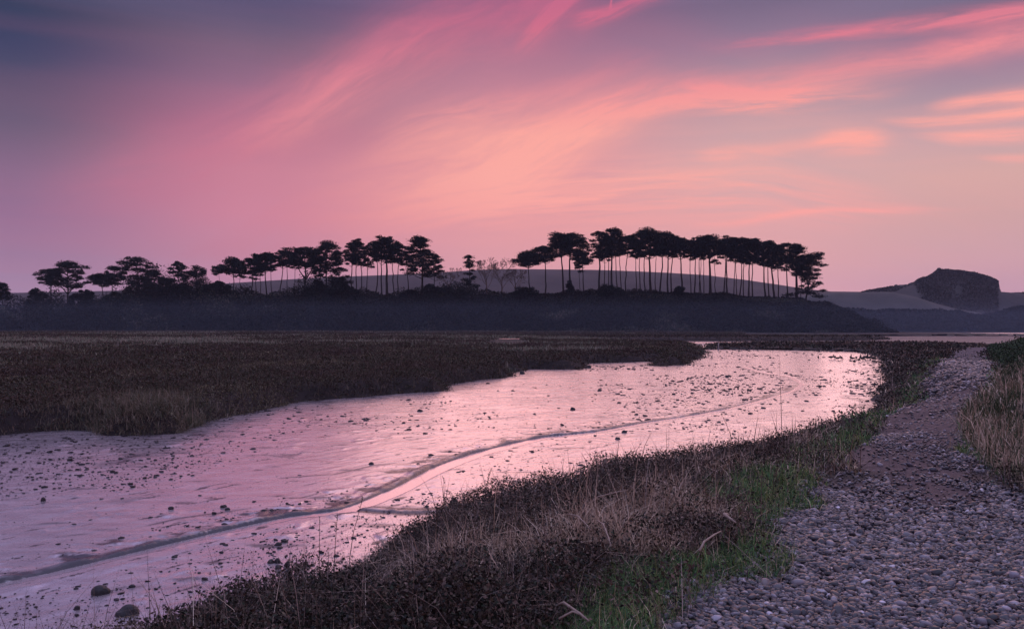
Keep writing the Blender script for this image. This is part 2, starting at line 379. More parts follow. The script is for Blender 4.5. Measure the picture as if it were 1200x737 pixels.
pool = sheet('marsh_pool_water', [(pool_xy[0]+a, pool_xy[1]+b) for a, b in [(-3.0, 0), (-1, -2.2), (1.5, -1.6), (3.2, .4), (1, 3.0), (-2, 2.4)]], pz+.06, M_water)

# ---------------------------------------------------------------- the path: pebble sheet ground + pebbles
def ico(sub):
    t = (1+5**.5)/2
    v = [(-1, t, 0), (1, t, 0), (-1, -t, 0), (1, -t, 0), (0, -1, t), (0, 1, t), (0, -1, -t), (0, 1, -t), (t, 0, -1), (t, 0, 1), (-t, 0, -1), (-t, 0, 1)]
    f = [(0, 11, 5), (0, 5, 1), (0, 1, 7), (0, 7, 10), (0, 10, 11), (1, 5, 9), (5, 11, 4), (11, 10, 2), (10, 7, 6), (7, 1, 8), (3, 9, 4), (3, 4, 2), (3, 2, 6), (3, 6, 8), (3, 8, 9), (4, 9, 5), (2, 4, 11), (6, 2, 10), (8, 6, 7), (9, 8, 1)]
    v = [np.array(p)/np.linalg.norm(p) for p in v]
    for _ in range(sub):
        cache = {}; nf = []
        def mid(a, b):
            k = (min(a, b), max(a, b))
            if k not in cache:
                p = v[a]+v[b]; v.append(p/np.linalg.norm(p)); cache[k] = len(v)-1
            return cache[k]
        for a, b, c in f:
            ab, bc, ca = mid(a, b), mid(b, c), mid(c, a); nf += [(a, ab, ca), (b, bc, ab), (c, ca, bc), (ab, bc, ca)]
        f = nf
    return np.array(v), np.array(f)
def scatter_ell(name, x, y, z, sx, sy, sz, col, mat, sub, tilt=.25, lump=.1):
    bv, bf = ico(sub); n = len(x)
    v = bv[None]*np.stack([sx, sy, sz], -1)[:, None, :]
    v = v*(1+R.normal(0, lump, (n, len(bv), 1)))
    a = R.random(n)*2*np.pi; ca, sa = np.cos(a)[:, None], np.sin(a)[:, None]
    tx = R.normal(0, tilt, n)[:, None]; ty = R.normal(0, tilt, n)[:, None]
    X = v[..., 0]; Y = v[..., 1]; Z = v[..., 2]
    Z2 = Z+X*tx+Y*ty
    Xr = X*ca-Y*sa; Yr = X*sa+Y*ca
    v = np.stack([Xr+x[:, None], Yr+y[:, None], Z2+z[:, None]], -1).reshape(-1, 3)
    f = (bf[None]+(np.arange(n)*len(bv))[:, None, None]).reshape(-1, 3)
    c = np.repeat(col, len(bv), 0)
    return np_mesh(name, v, f, mat, smooth=True, col=c)
def fan_points(n, r0, r1, a0, a1):
    """points of even density on the picture's own scale: 1/r^2 on the ground"""
    r = r0*np.exp(R.random(n)*math.log(r1/r0)); a = np.radians(a0+R.random(n)*(a1-a0))
    return r*np.sin(a), r*np.cos(a), r
def peb_cols(n):
    pal = np.array([(.2, .19, .2), (.34, .32, .33), (.1, .1, .115), (.5, .47, .47), (.26, .19, .17), (.05, .05, .062), (.36, .3, .27)])
    p = R.choice(len(pal), n, p=[.24, .2, .2, .09, .09, .13, .05])
    return .4*pal[p]*np.exp(R.normal(0, .5, (n, 1)))*np.array([[.96, .98, 1.08]])
def pebble_density(x, y, dp):
    return (1-.9*dirt_f(x, y))*(1-.9*sstep((y-38)/10))
x1, y1, r1 = fan_points(190000, 2.4, 13.5, 2, 42)
# uniform per area thinning for the near field
keep = R.random(len(x1)) < np.clip((r1/13.5)**2*5.4, 0, 1)
x1, y1, r1 = x1[keep], y1[keep], r1[keep]
h1, d1, p1 = bank_h(x1, y1)
den = pebble_density(x1, y1, p1)*np.maximum(peb_f(x1, y1, p1), .3*(p1 > -.1))
keep = R.random(len(x1)) < den
x1, y1, h1, r1 = x1[keep], y1[keep], h1[keep], r1[keep]
n = len(x1); s = np.clip(np.exp(R.normal(-4.36, .4, n)), .007, .04)
mats1 = scatter_ell('pebble_shingle', x1, y1, h1+s*.1+R.random(n)*.016, s*(1.0+R.random(n)*.35), s*(.72+R.random(n)*.25), s*(.58+R.random(n)*.3), peb_cols(n), M_peb, 1)
tag(mats1, 'grey and mauve rounded beach pebbles covering the near part of the path', 'pebbles', kind='stuff')
print('near pebbles', n)
x2, y2, r2 = fan_points(170000, 12.8, 95, 8, 36)
h2, d2, p2 = bank_h(x2, y2)
den = pebble_density(x2, y2, p2)*sstep((p2+.2+fbm(x2*1.2, y2*1.2, 3, 93)*.9)/.4)
den = np.maximum(den, .0)*np.where(y2 > 22, .85, 1)*np.clip(1.5-y2/70, 0.05, 1)
keep = (R.random(len(x2)) < den)
x2, y2, h2, r2 = x2[keep], y2[keep], h2[keep], r2[keep]
n = len(x2); s = np.exp(R.normal(-3.95, .3, n))*np.clip(r2/15, 1, 3.0)
tag(scatter_ell('distant_shingle', x2, y2, h2+s*.15, s*1.2, s*.9, s*.5, peb_cols(n), M_peb, 0), 'small pale pebbles strewn over the far stretch of the path', 'pebbles', kind='stuff')
print('far pebbles', n)

# ---------------------------------------------------------------- vegetation
class Veg:
    def __init__(s): s.v = []; s.f = []; s.c = []; s.n = 0
    def add(s, v, f, c):
        s.v.append(v); s.f.append(f+s.n); s.c.append(c); s.n += len(v)
    def blades(s, x, y, z, h, w, lean, leana, col, tipcol=None, curl=1.0):
        n = len(x)
        if n == 0: return
        a = R.random(n)*np.pi; wx, wy = np.cos(a)*w/2, np.sin(a)*w/2
        lx, ly = np.cos(leana)*lean*h, np.sin(leana)*lean*h
        droop = np.sqrt(np.clip(1-np.minimum(lean, .95)**2, .06, 1))
        def row(t, k):
            cx = x+lx*t**(1+curl); cy = y+ly*t**(1+curl); cz = z+h*t*(1-(1-droop)*t)
            return np.stack([cx-wx*k, cy-wy*k, cz], -1), np.stack([cx+wx*k, cy+wy*k, cz], -1)
        r0 = row(0, 1); r1 = row(.5, .85); t = row(1, 0)[0]
        v = np.stack([r0[0], r0[1], r1[0], r1[1], t], 1).reshape(-1, 3)
        b = (np.arange(n)*5)[:, None, None]
        f = (np.array([[0, 1, 3], [0, 3, 2], [2, 3, 4]])[None]+b).reshape(-1, 3)
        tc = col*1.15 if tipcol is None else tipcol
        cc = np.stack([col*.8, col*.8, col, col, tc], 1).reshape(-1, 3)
        s.add(v, f, cc)
    def leaves(s, p, size, col, flat=0.0):
        n = len(p)
        if n == 0: return
        a = R.normal(size=(n, 3)); a[:, 2] *= (1-flat); a /= np.linalg.norm(a, axis=1)[:, None]
        b = R.normal(size=(n, 3)); b[:, 2] *= (1-flat); b -= a*(a*b).sum(1)[:, None]; b /= np.linalg.norm(b, axis=1)[:, None]
        sz = size[:, None]
        v = np.stack([p-a*sz, p-b*sz*.55, p+a*sz, p+b*sz*.55], 1).reshape(-1, 3)
        k = (np.arange(n)*4)[:, None, None]
        f = (np.array([[0, 1, 2], [0, 2, 3]])[None]+k).reshape(-1, 3)
        s.add(v, f, np.repeat(col, 4, 0))
    def build(s, name, mat, label=None, cat=None, kind='stuff', parent=None):
        o = np_mesh(name, np.concatenate(s.v), np.concatenate(s.f), mat, col=np.concatenate(s.c) if s.c[0] is not None else None, parent=parent)
        if label: tag(o, label, cat, kind=kind)
        print(name, len(o.data.polygons))
        return o
def pick(pal, n, sd=.18, idx=None):
    pal = np.array(pal); i = R.integers(0, len(pal), n) if idx is None else idx
    return np.clip(pal[i]*(1+R.normal(0, sd, (n, 1))), .004, 1)
STRAW = [(.62, .48, .34), (.42, .31, .21), (.75, .62, .48), (.22, .16, .11), (.5, .36, .26)]
GREEN = [(.085, .2, .07), (.12, .25, .075), (.055, .15, .06), (.23, .28, .09)]
DARK = [(.02, .028, .016), (.034, .025, .02), (.015, .02, .016), (.065, .042, .032), (.02, .017, .016), (.07, .06, .04), (.11, .078, .062)]
TWIG = [(.15, .11, .09), (.3, .235, .2), (.07, .052, .042), (.42, .35, .31)]

def near_bank(side):
    if side == 'left': x, y, r = fan_points(165000, 2.6, 150, -62, 42)
    else: x, y, r = fan_points(90000, 6, 95, 18, 46)
    h, d, dp = bank_h(x, y)
    xr = np.interp(y, PRy, PRx); right = x > xr
    verge = (peb_f(x, y, dp) < .35) & (dirt_f(x, y) < .4) & (dp < .9)
    ok = ((dp < .05) | (verge & (R.random(len(x)) < .8))) & (d > .05) & (right if side == 'right' else ~right)
    x, y, r, h, d, dp = [q[ok] for q in (x, y, r, h, d, dp)]
    return x, y, r, h, d, -dp
# type fields
def green_f(x, y, e): return sstep((.66-e+fbm(x*.9, y*.9, 3, 101)*1.0+.35*sstep((y-6)/3))/.4)*np.interp(fbm(x*.9, y*.7, 3, 108), [-.2, .02], [.15, 1])
x, y, r, h, d, e = near_bank('left')
n = len(x); print('bank pts', n)
hum = np.exp(-(((x-9.5)/4.2)**2+((y-19)/7)**2))                 # the green hummocks half way along the bank
g = np.clip(green_f(x, y, e)+hum*sstep(fbm(x*.8, y*.8, 3, 104)*5+.35), 0, 1)*sstep((60-y)/20)
dc = 0
for q_ in [(690, 700, 1.0, .55), (600, 700, .9, .3), (825, 590, 1.3, .8), (875, 560, 1.35, .8), (480, 725, .7, .3), (960, 480, 1.3, 2.0), (850, 620, 1.3, .4), (760, 640, 1.2, .4)]:
    cx_, cy_ = W(*q_[:3]); dc = dc+np.exp(-(((x-cx_)/q_[3])**2+((y-cy_)/q_[3]/1.2)**2))
dry = sstep(fbm(x*1.1, y*.9, 4, 102)*4+dc*1.3-.35+np.interp(e, [0, .6, 1.5, 3], [.3, .3, 0, -.3]))*(1-g)
ty = R.random(n)
isg = ty < g*.92
isd = (~isg) & (R.random(n) < dry*.85)
shr = ~(isg | isd)
px = r/F                                                     # metres per photo pixel at that distance
V = Veg()
def tufts(sel, k, hh, hs, ww, leanm, pal, spread, tip=1.15, curl=1., sd=.18):
    X = np.repeat(x[sel], k); Y = np.repeat(y[sel], k); Z = np.repeat(h[sel], k); P = np.repeat(px[sel], k)
    m = len(X); sp = spread*np.maximum(1, P*F/14)
    X = X+R.normal(0, 1, m)*sp; Y = Y+R.normal(0, 1, m)*sp
    hgt = np.repeat(hh[sel] if hasattr(hh, '__len__') else np.full(sel.sum(), hh), k)*np.exp(R.normal(0, hs, m))
    la = R.random(m)*2*np.pi; le = np.clip(np.abs(R.normal(leanm, leanm*.6, m)), 0, .97)
    base = np.repeat(R.integers(0, len(pal), sel.sum()), k)
    c = pick(pal, m, sd, base)
    V.blades(X, Y, Z-.01, hgt, np.maximum(ww, P*.85), le, la, c, c*tip, curl)
gh = .05+.13*np.clip(fbm(x*1.3, y*1.3, 2, 107)+.5, 0, 1)
tufts(isg, 6, gh, .35, .004, .75, GREEN, .03)
V.build('green_grass', M_grass, 'short green grass tufts along the path edge', 'grass')
V = Veg()
dh = .08+.24*np.clip(fbm(x*1.6, y*1.6, 3, 109)+.4, 0, 1)
tufts(isd, 5, dh, .45, .0035, .85, STRAW, .035, 1.15, .7)
thin = isg & (R.random(n) < .13); tufts(thin, 3, .13, .3, .0035, .85, STRAW, .04)
thin = shr & (R.random(n) < .42*sstep(fbm(x*1.2, y*1.2, 3, 117)*6+.3)); tufts(thin, 3, .17, .5, .0035, .97, STRAW, .06, 1.1, .6)
V.build('dry_grass', M_grass, 'dry straw coloured grass and litter along the bank', 'grass')
# dark low shrubs (sea purslane) with twigs
V = Veg()
sh = (.06+.52*np.clip(fbm(x*2.1, y*2.1, 3, 111)+.38, 0, 1)**1.3)*(1+.0*y)*np.clip(d/.7, .25, 1)*np.interp(y, [0, 60, 110], [1, .9, 1.5])
sel = shr | (isd & (R.random(n) < .12))
k = 11
X = np.repeat(x[sel], k); Y = np.repeat(y[sel], k); Z = np.repeat(h[sel], k); P = np.repeat(px[sel], k); S = np.repeat(sh[sel], k)
m = len(X); X = X+R.normal(0, .05, m)*np.maximum(1, P*F/12); Y = Y+R.normal(0, .05, m)*np.maximum(1, P*F/12)
T = R.random(m)**.6
tone = np.repeat(R.integers(0, len(DARK), sel.sum()), k)
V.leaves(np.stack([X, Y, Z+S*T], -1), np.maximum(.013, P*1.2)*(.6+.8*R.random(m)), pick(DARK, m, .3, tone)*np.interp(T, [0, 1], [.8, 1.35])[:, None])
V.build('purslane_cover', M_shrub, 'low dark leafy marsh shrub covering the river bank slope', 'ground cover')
V = Veg()
tufts(sel & (R.random(n) < .62), 3, sh*1.08, .35, .003, .85, TWIG[:3], .06, 1.0, .3)
thin = sel & (R.random(n) < .16*sstep(fbm(x*1.4, y*1.4, 3, 115)*5+.5)) & (y < 16); tufts(thin, 2, np.maximum(sh*1.1, .16), .45, .0035, 1.3, TWIG[1:], .08, 1.0, .3)
V.build('dead_stems', M_grass, 'tangled grey dead stems over the bank shrubs', 'stems')

# right hand bank
x, y, r, h, d, e = near_bank('right'); n = len(x); px = r/F
e2 = e
bush = sstep((fbm(x*.3, y*.25, 3, 121)+.0+np.interp(y, [8, 18, 26, 32], [-.5, -.3, .25, .4]))*4)
isb = R.random(n) < bush
gg = (~isb) & (R.random(n) < .38+.3*(fbm(x, y, 2, 123) > 0))
dd = ~(isb | gg)
V = Veg(); tufts(gg, 4, .14+.1*R.random(n), .35, .004, .6, [(.05, .08, .03), (.07, .09, .035), (.04, .06, .03)], .04)
V.build('turf_grass', M_grass, 'dull green turf on the bank right of the path', 'grass')
V = Veg(); tufts(dd, 4, .1+.2*np.clip(fbm(x*1.1, y*1.1, 2, 126)+.5, 0, 1), .4, .0035, .85, STRAW, .04, 1.1, .7)
V.build('pale_grass', M_grass, 'pale brown grass on the bank right of the path', 'grass')
V = Veg(); sel = isb; k = 7
X = np.repeat(x[sel], k); Y = np.repeat(y[sel], k); Z = np.repeat(h[sel], k); P = np.repeat(px[sel], k)
m = len(X); S = .25+.75*np.clip(fbm(X*.7, Y*.7, 3, 127)+.45, 0, 1); T = R.random(m)**.6
X += R.normal(0, .1, m); Y += R.normal(0, .1, m)
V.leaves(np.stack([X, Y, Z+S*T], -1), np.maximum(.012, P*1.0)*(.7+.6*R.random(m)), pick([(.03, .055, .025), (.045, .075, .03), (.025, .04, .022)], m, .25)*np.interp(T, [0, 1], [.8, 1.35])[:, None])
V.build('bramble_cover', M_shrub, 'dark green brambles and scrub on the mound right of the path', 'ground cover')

# salt marsh
x, y, r = fan_points(260000, 15, 330, -38, 16)
h, d = marsh_h(x, y); ok = d > -.12*np.clip(r/25, 1, 5)
ok &= ~((np.abs(x-pool_xy[0]*y/pool_xy[1]) < 4.2*np.sqrt(np.clip(1-((y-pool_xy[1]+22)/28)**2, 0, 1))*(.85+fbm(x*.3, y*.1, 2, 7))) & (y > pool_xy[1]-50) & (y < pool_xy[1]+3))
x, y, r, h, d = [q[ok] for q in (x, y, r, h, d)]; n = len(x); px = r/F
pale = sstep(fbm(x*.03, y*.07, 3, 131)*5+np.interp(y, [30, 50, 62, 120, 200], [-1.2, -.6, .6, .9, .1]))
islet = np.exp(-(((x-W(175, 500)[0])/2.6)**2+((y-W(175, 500)[1])/2.2)**2))
pale *= sstep((760-(x/y*F+CX))/90)*sstep(fbm(x*.09, y*.12, 4, 139)*5+.75)
isp = R.random(n) < np.clip(pale*.9+islet*1.1, 0, 1)*.8
V = Veg(); far_ = y > 45
tufts(isp & far_, 3, .42+0*x, .25, .006, .4, [(.24, .28, .2), (.32, .31, .24), (.17, .22, .16), (.28, .23, .19)], .05)
px = px*.6; tufts(isp & ~far_, 8, .2+.12*islet, .35, .005, .75, [(.13, .12, .08), (.2, .17, .12), (.09, .1, .06), (.24, .2, .15)], .09, 1.1, .7); px = r/F
V.build('marsh_grass', M_grass, 'pale grey green grass on the salt marsh', 'grass')
V = Veg(); sel = ~isp; k = 5
X = np.repeat(x[sel], k); Y = np.repeat(y[sel], k); Z = np.repeat(h[sel], k); P = np.repeat(px[sel], k); Dd = np.repeat(d[sel], k)
m = len(X); S = (.1+.42*np.clip(fbm(X*.7, Y*.7, 3, 133)+.42, 0, 1))*np.clip(Dd/.8, .35, 1); T = R.random(m)**.6
X += R.normal(0, .1, m)*np.maximum(1, P*F/40); Y += R.normal(0, .1, m)*np.maximum(1, P*F/40)
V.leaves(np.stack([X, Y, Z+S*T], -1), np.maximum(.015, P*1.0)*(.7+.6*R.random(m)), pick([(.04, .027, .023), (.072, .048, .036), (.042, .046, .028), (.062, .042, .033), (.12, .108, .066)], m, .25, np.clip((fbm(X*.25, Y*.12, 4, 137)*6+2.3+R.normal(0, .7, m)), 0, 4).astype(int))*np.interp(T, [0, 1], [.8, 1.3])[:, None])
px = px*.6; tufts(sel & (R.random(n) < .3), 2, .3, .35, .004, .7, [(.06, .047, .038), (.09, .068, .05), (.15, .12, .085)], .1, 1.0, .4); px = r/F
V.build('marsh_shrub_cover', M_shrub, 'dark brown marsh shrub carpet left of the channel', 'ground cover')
# spit and far strip cover
V = Veg()
x, y, r = fan_points(26000, 120, 240, 3, 26); h, d = strip_h(x, y); ok = d > 0
x, y, h, r = x[ok], y[ok], h[ok], r[ok]; m = len(x)
V.leaves(np.stack([x, y, h+R.random(m)*.3], -1), r/F*1.0, pick(DARK, m, .2))
V.build('far_strip_cover', M_shrub, 'dark low plants on the long far marsh strip', 'ground cover')

# ---------------------------------------------------------------- lumps on the mud
def on_mud(x, y): 
    return (sdist(x, y, BANK) < -.05) & (sdist(x, y, MARSH) < -.2)
x, y, r = fan_points(90000, 7, 115, -40, 28)
ok = on_mud(x, y) & (np.abs(polyline_dist(x, y, STREAM)) > .3)
dn = fbm(x*.22, y*.14, 4, 141); nb = sdist(x, y, BANK)
dn2 = .04+.05*sstep((x+2)/10)*sstep((y-22)/15)+np.interp(y, [20, 60], [1, .5])*sstep(dn*6+.0)+.8*np.exp(-((nb+.6)/.8)**2)+.7*np.exp(-((np.abs(polyline_dist(x, y, STREAM))-.6)/.5)**2)
ok &= R.random(len(x)) < dn2*.95
x, y, r = x[ok], y[ok], r[ok]; n = len(x)
s = r/F*np.clip(np.exp(R.normal(-.8, .75, n)), .22, np.interp(r, [20, 70], [3.2, 1.7]))
col = pick([(.04, .034, .038), (.055, .045, .05), (.03, .026, .03)], n, .2)
M_lump = veg_mat('mud_lump', .6, .3, vary=.3, scale=20)
tag(scatter_ell('mud_lumps', x, y, s*.12, s*1.35, s*.9, s*.42, col, M_lump, 0, .1, .18), 'small dark lumps and weed scattered on the wet mud', 'mud lumps', kind='stuff')
print('lumps', n)

# single stones that stand out
def stone(px_, py_, wpx, hpx, label, group=None, name='mud_stone'):
    X, Y = W(px_, py_+hpx*.3, 0); s = wpx/2*Y/F
    bv, bf = ico(3); rs = np.random.default_rng(int(px_*7+py_))
    k = rs.normal(0, .35, (4, 3)); ph = rs.random(4)*6
    v = bv*(1+sum(.09*np.sin(bv@k[i]*5+ph[i]) for i in range(4))[:, None])
    v = v*np.array([s, s*.8, max(hpx, 2)*Y/F*.72]); 
    o = np_mesh(name, v, bf, M_stone, smooth=True); o.location = (X, Y, max(hpx, 2)*Y/F*.12)
    tag(o, label, 'stone', group); return o
G = 'stones lying on the mud'
stone(119, 692, 20, 9, 'dark oval stone alone on the mud, smaller of the two lower left', G)
stone(150, 716, 27, 12, 'large rounded dark stone beside the lower left grass tips, bigger of two', G)
stone(51, 585, 6, 5, 'small dark stone alone on the far left mud', G)
stone(533, 590, 9, 10, 'upright dark stone beside the bank where the side drain ends', G)
for p in [(262, 593), (267, 596), (309, 598), (251, 601), (200, 595)]:
    stone(p[0], p[1], 6, 3, 'small dark stone beyond the stream on the left half', G)
for p in [(317, 658), (325, 657), (326, 664), (336, 661), (340, 668), (349, 665), (337, 670), (358, 660)]:
    stone(p[0], p[1], 7, 5, 'small dark stone of the cluster on mud below the stream', G)
for p in [(326, 637), (333, 633), (205, 652), (90, 712), (155, 686), (240, 678)]:
    stone(p[0], p[1], 8, 4, 'dark flat stone on the mud between stream and bank', G)
for p in [(435, 543), (690, 430), (612, 437), (492, 481), (671, 479), (732, 506), (724, 514)]:
    stone(p[0], p[1], 6, 3.5, 'small dark stone out in the middle of the channel mud', G)

# ---------------------------------------------------------------- tubes
def tube(pts, rad, sides=6, cap=True):
    P = np.array(pts, float); n = len(P); rad = np.array(rad, float)
    T = np.gradient(P, axis=0); T /= np.linalg.norm(T, axis=1)[:, None]+1e-9
    ref = np.array([0, 1., 0]) if abs(T[0][1]) < .8 else np.array([1., 0, 0])
    A = np.cross(T, ref); A /= np.linalg.norm(A, axis=1)[:, None]+1e-9; B = np.cross(T, A)
    a = np.linspace(0, 2*np.pi, sides, endpoint=False)
    v = (P[:, None]+rad[:, None, None]*(np.cos(a)[None, :, None]*A[:, None]+np.sin(a)[None, :, None]*B[:, None])).reshape(-1, 3)
    i = np.arange(n-1)[:, None]*sides; j = np.arange(sides)[None]; j2 = (j+1) % sides
    q0, q1, q2, q3 = (i+j).ravel(), (i+j2).ravel(), (i+sides+j2).ravel(), (i+sides+j).ravel()
    f = np.concatenate([np.stack([q0, q1, q2], -1), np.stack([q0, q2, q3], -1)])
    if cap:
        v = np.concatenate([v, P[:1], P[-1:]]); c0, c1 = len(v)-2, len(v)-1; jj = np.arange(sides); k = (n-1)*sides
        f = np.concatenate([f, np.stack([jj, np.full(sides, c0), (jj+1) % sides], -1), np.stack([k+jj, k+(jj+1) % sides, np.full(sides, c1)], -1)])
    return v, f
class MB:
    def __init__(s): s.v = []; s.f = []; s.n = 0
    def add(s, v, f): s.v.append(v); s.f.append(np.asarray(f)+s.n); s.n += len(v)
    def tube(s, *a, **k): s.add(*tube(*a, **k))
    def build(s, name, mat, parent=None, smooth=True): return np_mesh(name, np.concatenate(s.v), np.concatenate(s.f), mat, parent, smooth=smooth)

# tall stalks on the bank edge
def stalk(bx, by, tx, ty_, dist, label, head=False):
    Y = dist; z0 = WZ(by, Y); X0 = WX(bx, Y); X1 = WX(tx, Y); z1 = WZ(ty_, Y)
    zg = wz_b(X0, Y); z0 = min(z0, zg-.01) if z0 < zg+.6 else zg
    root = empty('dry_stalk', (X0, Y, zg)); b = MB(); w = Y/F*.75
    m = (X1-X0)*.35
    pts = [(0, 0, min(z0-zg, 0)), (m, .01, (z1-zg)*.5), (X1-X0, .02, z1-zg)]
    b.tube(pts, [w*.7, w*.55, w*.35], 5); b.build('stem', M_dark_stalk, root)
    hb = MB(); d = np.array(pts[2])-np.array(pts[1])
    for k in range(7 if head else 3):
        t = 1-.07*k; p = np.array(pts[1])+d*t; a = R.normal(size=3)*w*2.5; a[2] = abs(a[2])+w*2
        hb.tube([p, p+a], [w*.7, w*.3], 4)
    hb.build('seed_head', M_dark_stalk, root)
    tag(root, label, 'stalk', 'tall dry stalks standing on the bank edge'); return root
ST = [(374, 668, 374, 607, 9.3, 'thin upright dark stalk, leftmost of those over the mud', 0), (391, 652, 395, 605, 9.6, 'short upright stalk right of the leftmost one', 1),
      (408, 632, 425, 583, 10.2, 'leaning stalk with thick seed head crossing the bright stream bend', 1), (352, 690, 353, 660, 8.4, 'lowest short stalk at the lower left bank edge', 1),
      (521, 600, 520, 561, 12, 'single upright thin stalk above the middle of the bank edge', 0), (545, 600, 544, 579, 12.2, 'short stalk just left of the leaning pair', 0),
      (560, 596, 575, 552, 12.5, 'long thin stalk leaning right, left one of the leaning pair', 1), (583, 592, 591, 560, 12.8, 'thin stalk leaning right, right one of the leaning pair', 1),
      (560, 672-15, 559, 630, 8.5, 'stubby stalk rising from the dark shrubs in mid bank', 0)]
for a in ST: stalk(a[0], a[1], a[2], a[3], a[4], a[5], bool(a[6]))
# fallen sticks
def stick(a, b, z, rad, label, mat=M_stick, name='fallen_stick'):
    (x0, y0) = W(a[0], a[1], z); (x1, y1) = W(b[0], b[1], z)
    g0, g1 = wz_b(x0, y0), wz_b(x1, y1)
    P0 = np.array([x0, y0, g0+.2]); P1 = np.array([x1, y1, g1+.24])
    for _ in range(3):   # settle on the shrub layer along the same lines of sight
        x0, y0 = W(a[0], a[1], P0[2]); x1, y1 = W(b[0], b[1], P1[2]); P0 = np.array([x0, y0, wz_b(x0, y0)+.22]); P1 = np.array([x1, y1, wz_b(x1, y1)+.24])
    L_ = np.linalg.norm(P1-P0)
    if L_ > .75: P1 = P0+(P1-P0)*.75/L_; P1[2] = wz_b(P1[0], P1[1])+.24
    o = (P0+P1)/2; mid = np.array([R.normal(0, .02), R.normal(0, .02), .02]); mb = MB()
    mb.tube([P0-o, (P0-o)*.45+mid, (P1-o)*.5+mid*.5, P1-o], [rad, rad*.95, rad*.8, rad*.5], 6)
    ob = mb.build(name, mat); ob.location = o; tag(ob, label, 'stick', 'fallen sticks and straw on the bank'); return ob
stick((655, 708), (690, 727), 1.0, .008, 'pale straight stick lying low in the grass at bottom centre')
stick((540, 688), (566, 652), .8, .006, 'pale thin stick leaning up over dark shrubs left of centre')
stick((446, 673), (468, 694), .6, .006, 'short thick pale stick in the shrubs near the bank edge')
stick((470, 714), (482, 700), .7, .005, 'tiny pale stick low in the shrubs at lower left')
stick((665, 605), (692, 622), .9, .005, 'thin grey stick slanting down in mid bank')
stick((468, 690), (505, 674), .7, .004, 'long grey stem lying nearly level above the shrubs')
stick((690, 590), (735, 577), 1.0, .006, 'grey stick on the dark shrubs below the top bank edge')
stick((700, 612), (716, 640), 1.0, .005, 'brown stick hanging down over a dark hollow in mid bank')
stick((655, 725), (684, 724), 1.0, .006, 'pale level stick at the very bottom beside the straight one')
d1_ = stick((853, 603), (862, 612), 1.4, .014, 'pale bent driftwood piece by the green grass and the path', name='driftwood')
stick((820, 645), (845, 622), 1.4, .008, 'reddish brown branch lying between straw and green grass')

# wooden post at the channel's far end, beside the marsh lobe
X, Y = W(838.5, 410, 0)
pm = MB(); pm.tube([(0, 0, -.3), (0, 0, .45), (.01, 0, .9)], [.09, .085, .08], 8)
po = pm.build('wooden_post', M_post); po.location = (X, Y-1.5, .05); tag(po, 'pale wooden post in front of the dark clump at the channel end', 'post')

# ---------------------------------------------------------------- birds
def bird_mesh(kind):
    mb = MB()
    if kind == 'up': P = [(-.34, 0, .27), (-.25, 0, .27), (-.12, 0, .26), (.03, 0, .26), (.14, 0, .29), (.2, 0, .38), (.22, 0, .47), (.26, 0, .51), (.31, 0, .505), (.37, 0, .49)]
    else: P = [(-.34, 0, .33), (-.25, 0, .31), (-.12, 0, .28), (.03, 0, .26), (.14, 0, .25), (.22, 0, .19), (.27, 0, .12), (.3, 0, .07), (.32, 0, .04), (.34, 0, .01)]
    mb.tube(P, [.01, .06, .115, .125, .085, .045, .036, .045, .03, .008], 10)
    for s in (-1, 1):
        mb.tube([(-.02, .045*s, .18), (-.01, .045*s, .08), (-.015, .045*s, 0)], [.016, .009, .009], 5)
        mb.tube([(-.03, .045*s, .005), (.06, .045*s, .005)], [.012, .02], 4)
    return mb
bu = bird_mesh('up').build('wading_bird', M_feather); bd = bird_mesh('down').build('wading_bird', M_feather)
BD = [(959, 418.5, 0, 'lone dark bird furthest left of the flock on the mud'), (974, 418, 0, 'left bird of the trio left of the main flock'), (978, 418.6, 1, 'middle bird of the trio left of the main flock, feeding'), (982, 418.4, 0, 'right bird of the trio left of the main flock'),
      (986, 419, 1, 'upright-bodied bird in the gap before the main flock'), (997, 418, 0, 'first bird at the left end of the main flock'), (999, 420, 1, 'feeding bird below the left end of the main flock'),
      (1001, 422.6, 0, 'lowest bird, nearest the viewer, at the left of the flock'), (1003.5, 418.8, 1, 'feeding bird in the upper left row of the flock'), (1006.5, 421.2, 0, 'near bird below the middle of the flock'),
      (1008.5, 418.3, 0, 'bird standing at the middle top of the flock'), (1011, 419.3, 1, 'feeding bird in the middle of the flock'), (1014, 418.6, 0, 'bird just right of the flock centre'),
      (1017, 418.9, 1, 'head-down bird in the right half of the flock'), (1020, 418.2, 0, 'second bird from the right end of the flock'), (1023.5, 418.6, 0, 'bird at the right end of the flock by the bank')]
for i, (p, q, kd, lab) in enumerate(BD):
    src = bd if kd else bu
    o = src if (i == 0 or i == 2) else src.copy()
    if o is not src: C.objects.link(o)
    X, Y = W(p, q+2.6+[0, .5, -.4, .9][i % 4], 0); o.location = (X, Y, .0); o.rotation_euler = (0, 0, R.choice([0, math.pi])+R.normal(0, .9)); s = .84+R.normal(0, .06); o.scale = (s, s, s)
    tag(o, lab, 'bird', 'dark birds feeding on the mud')

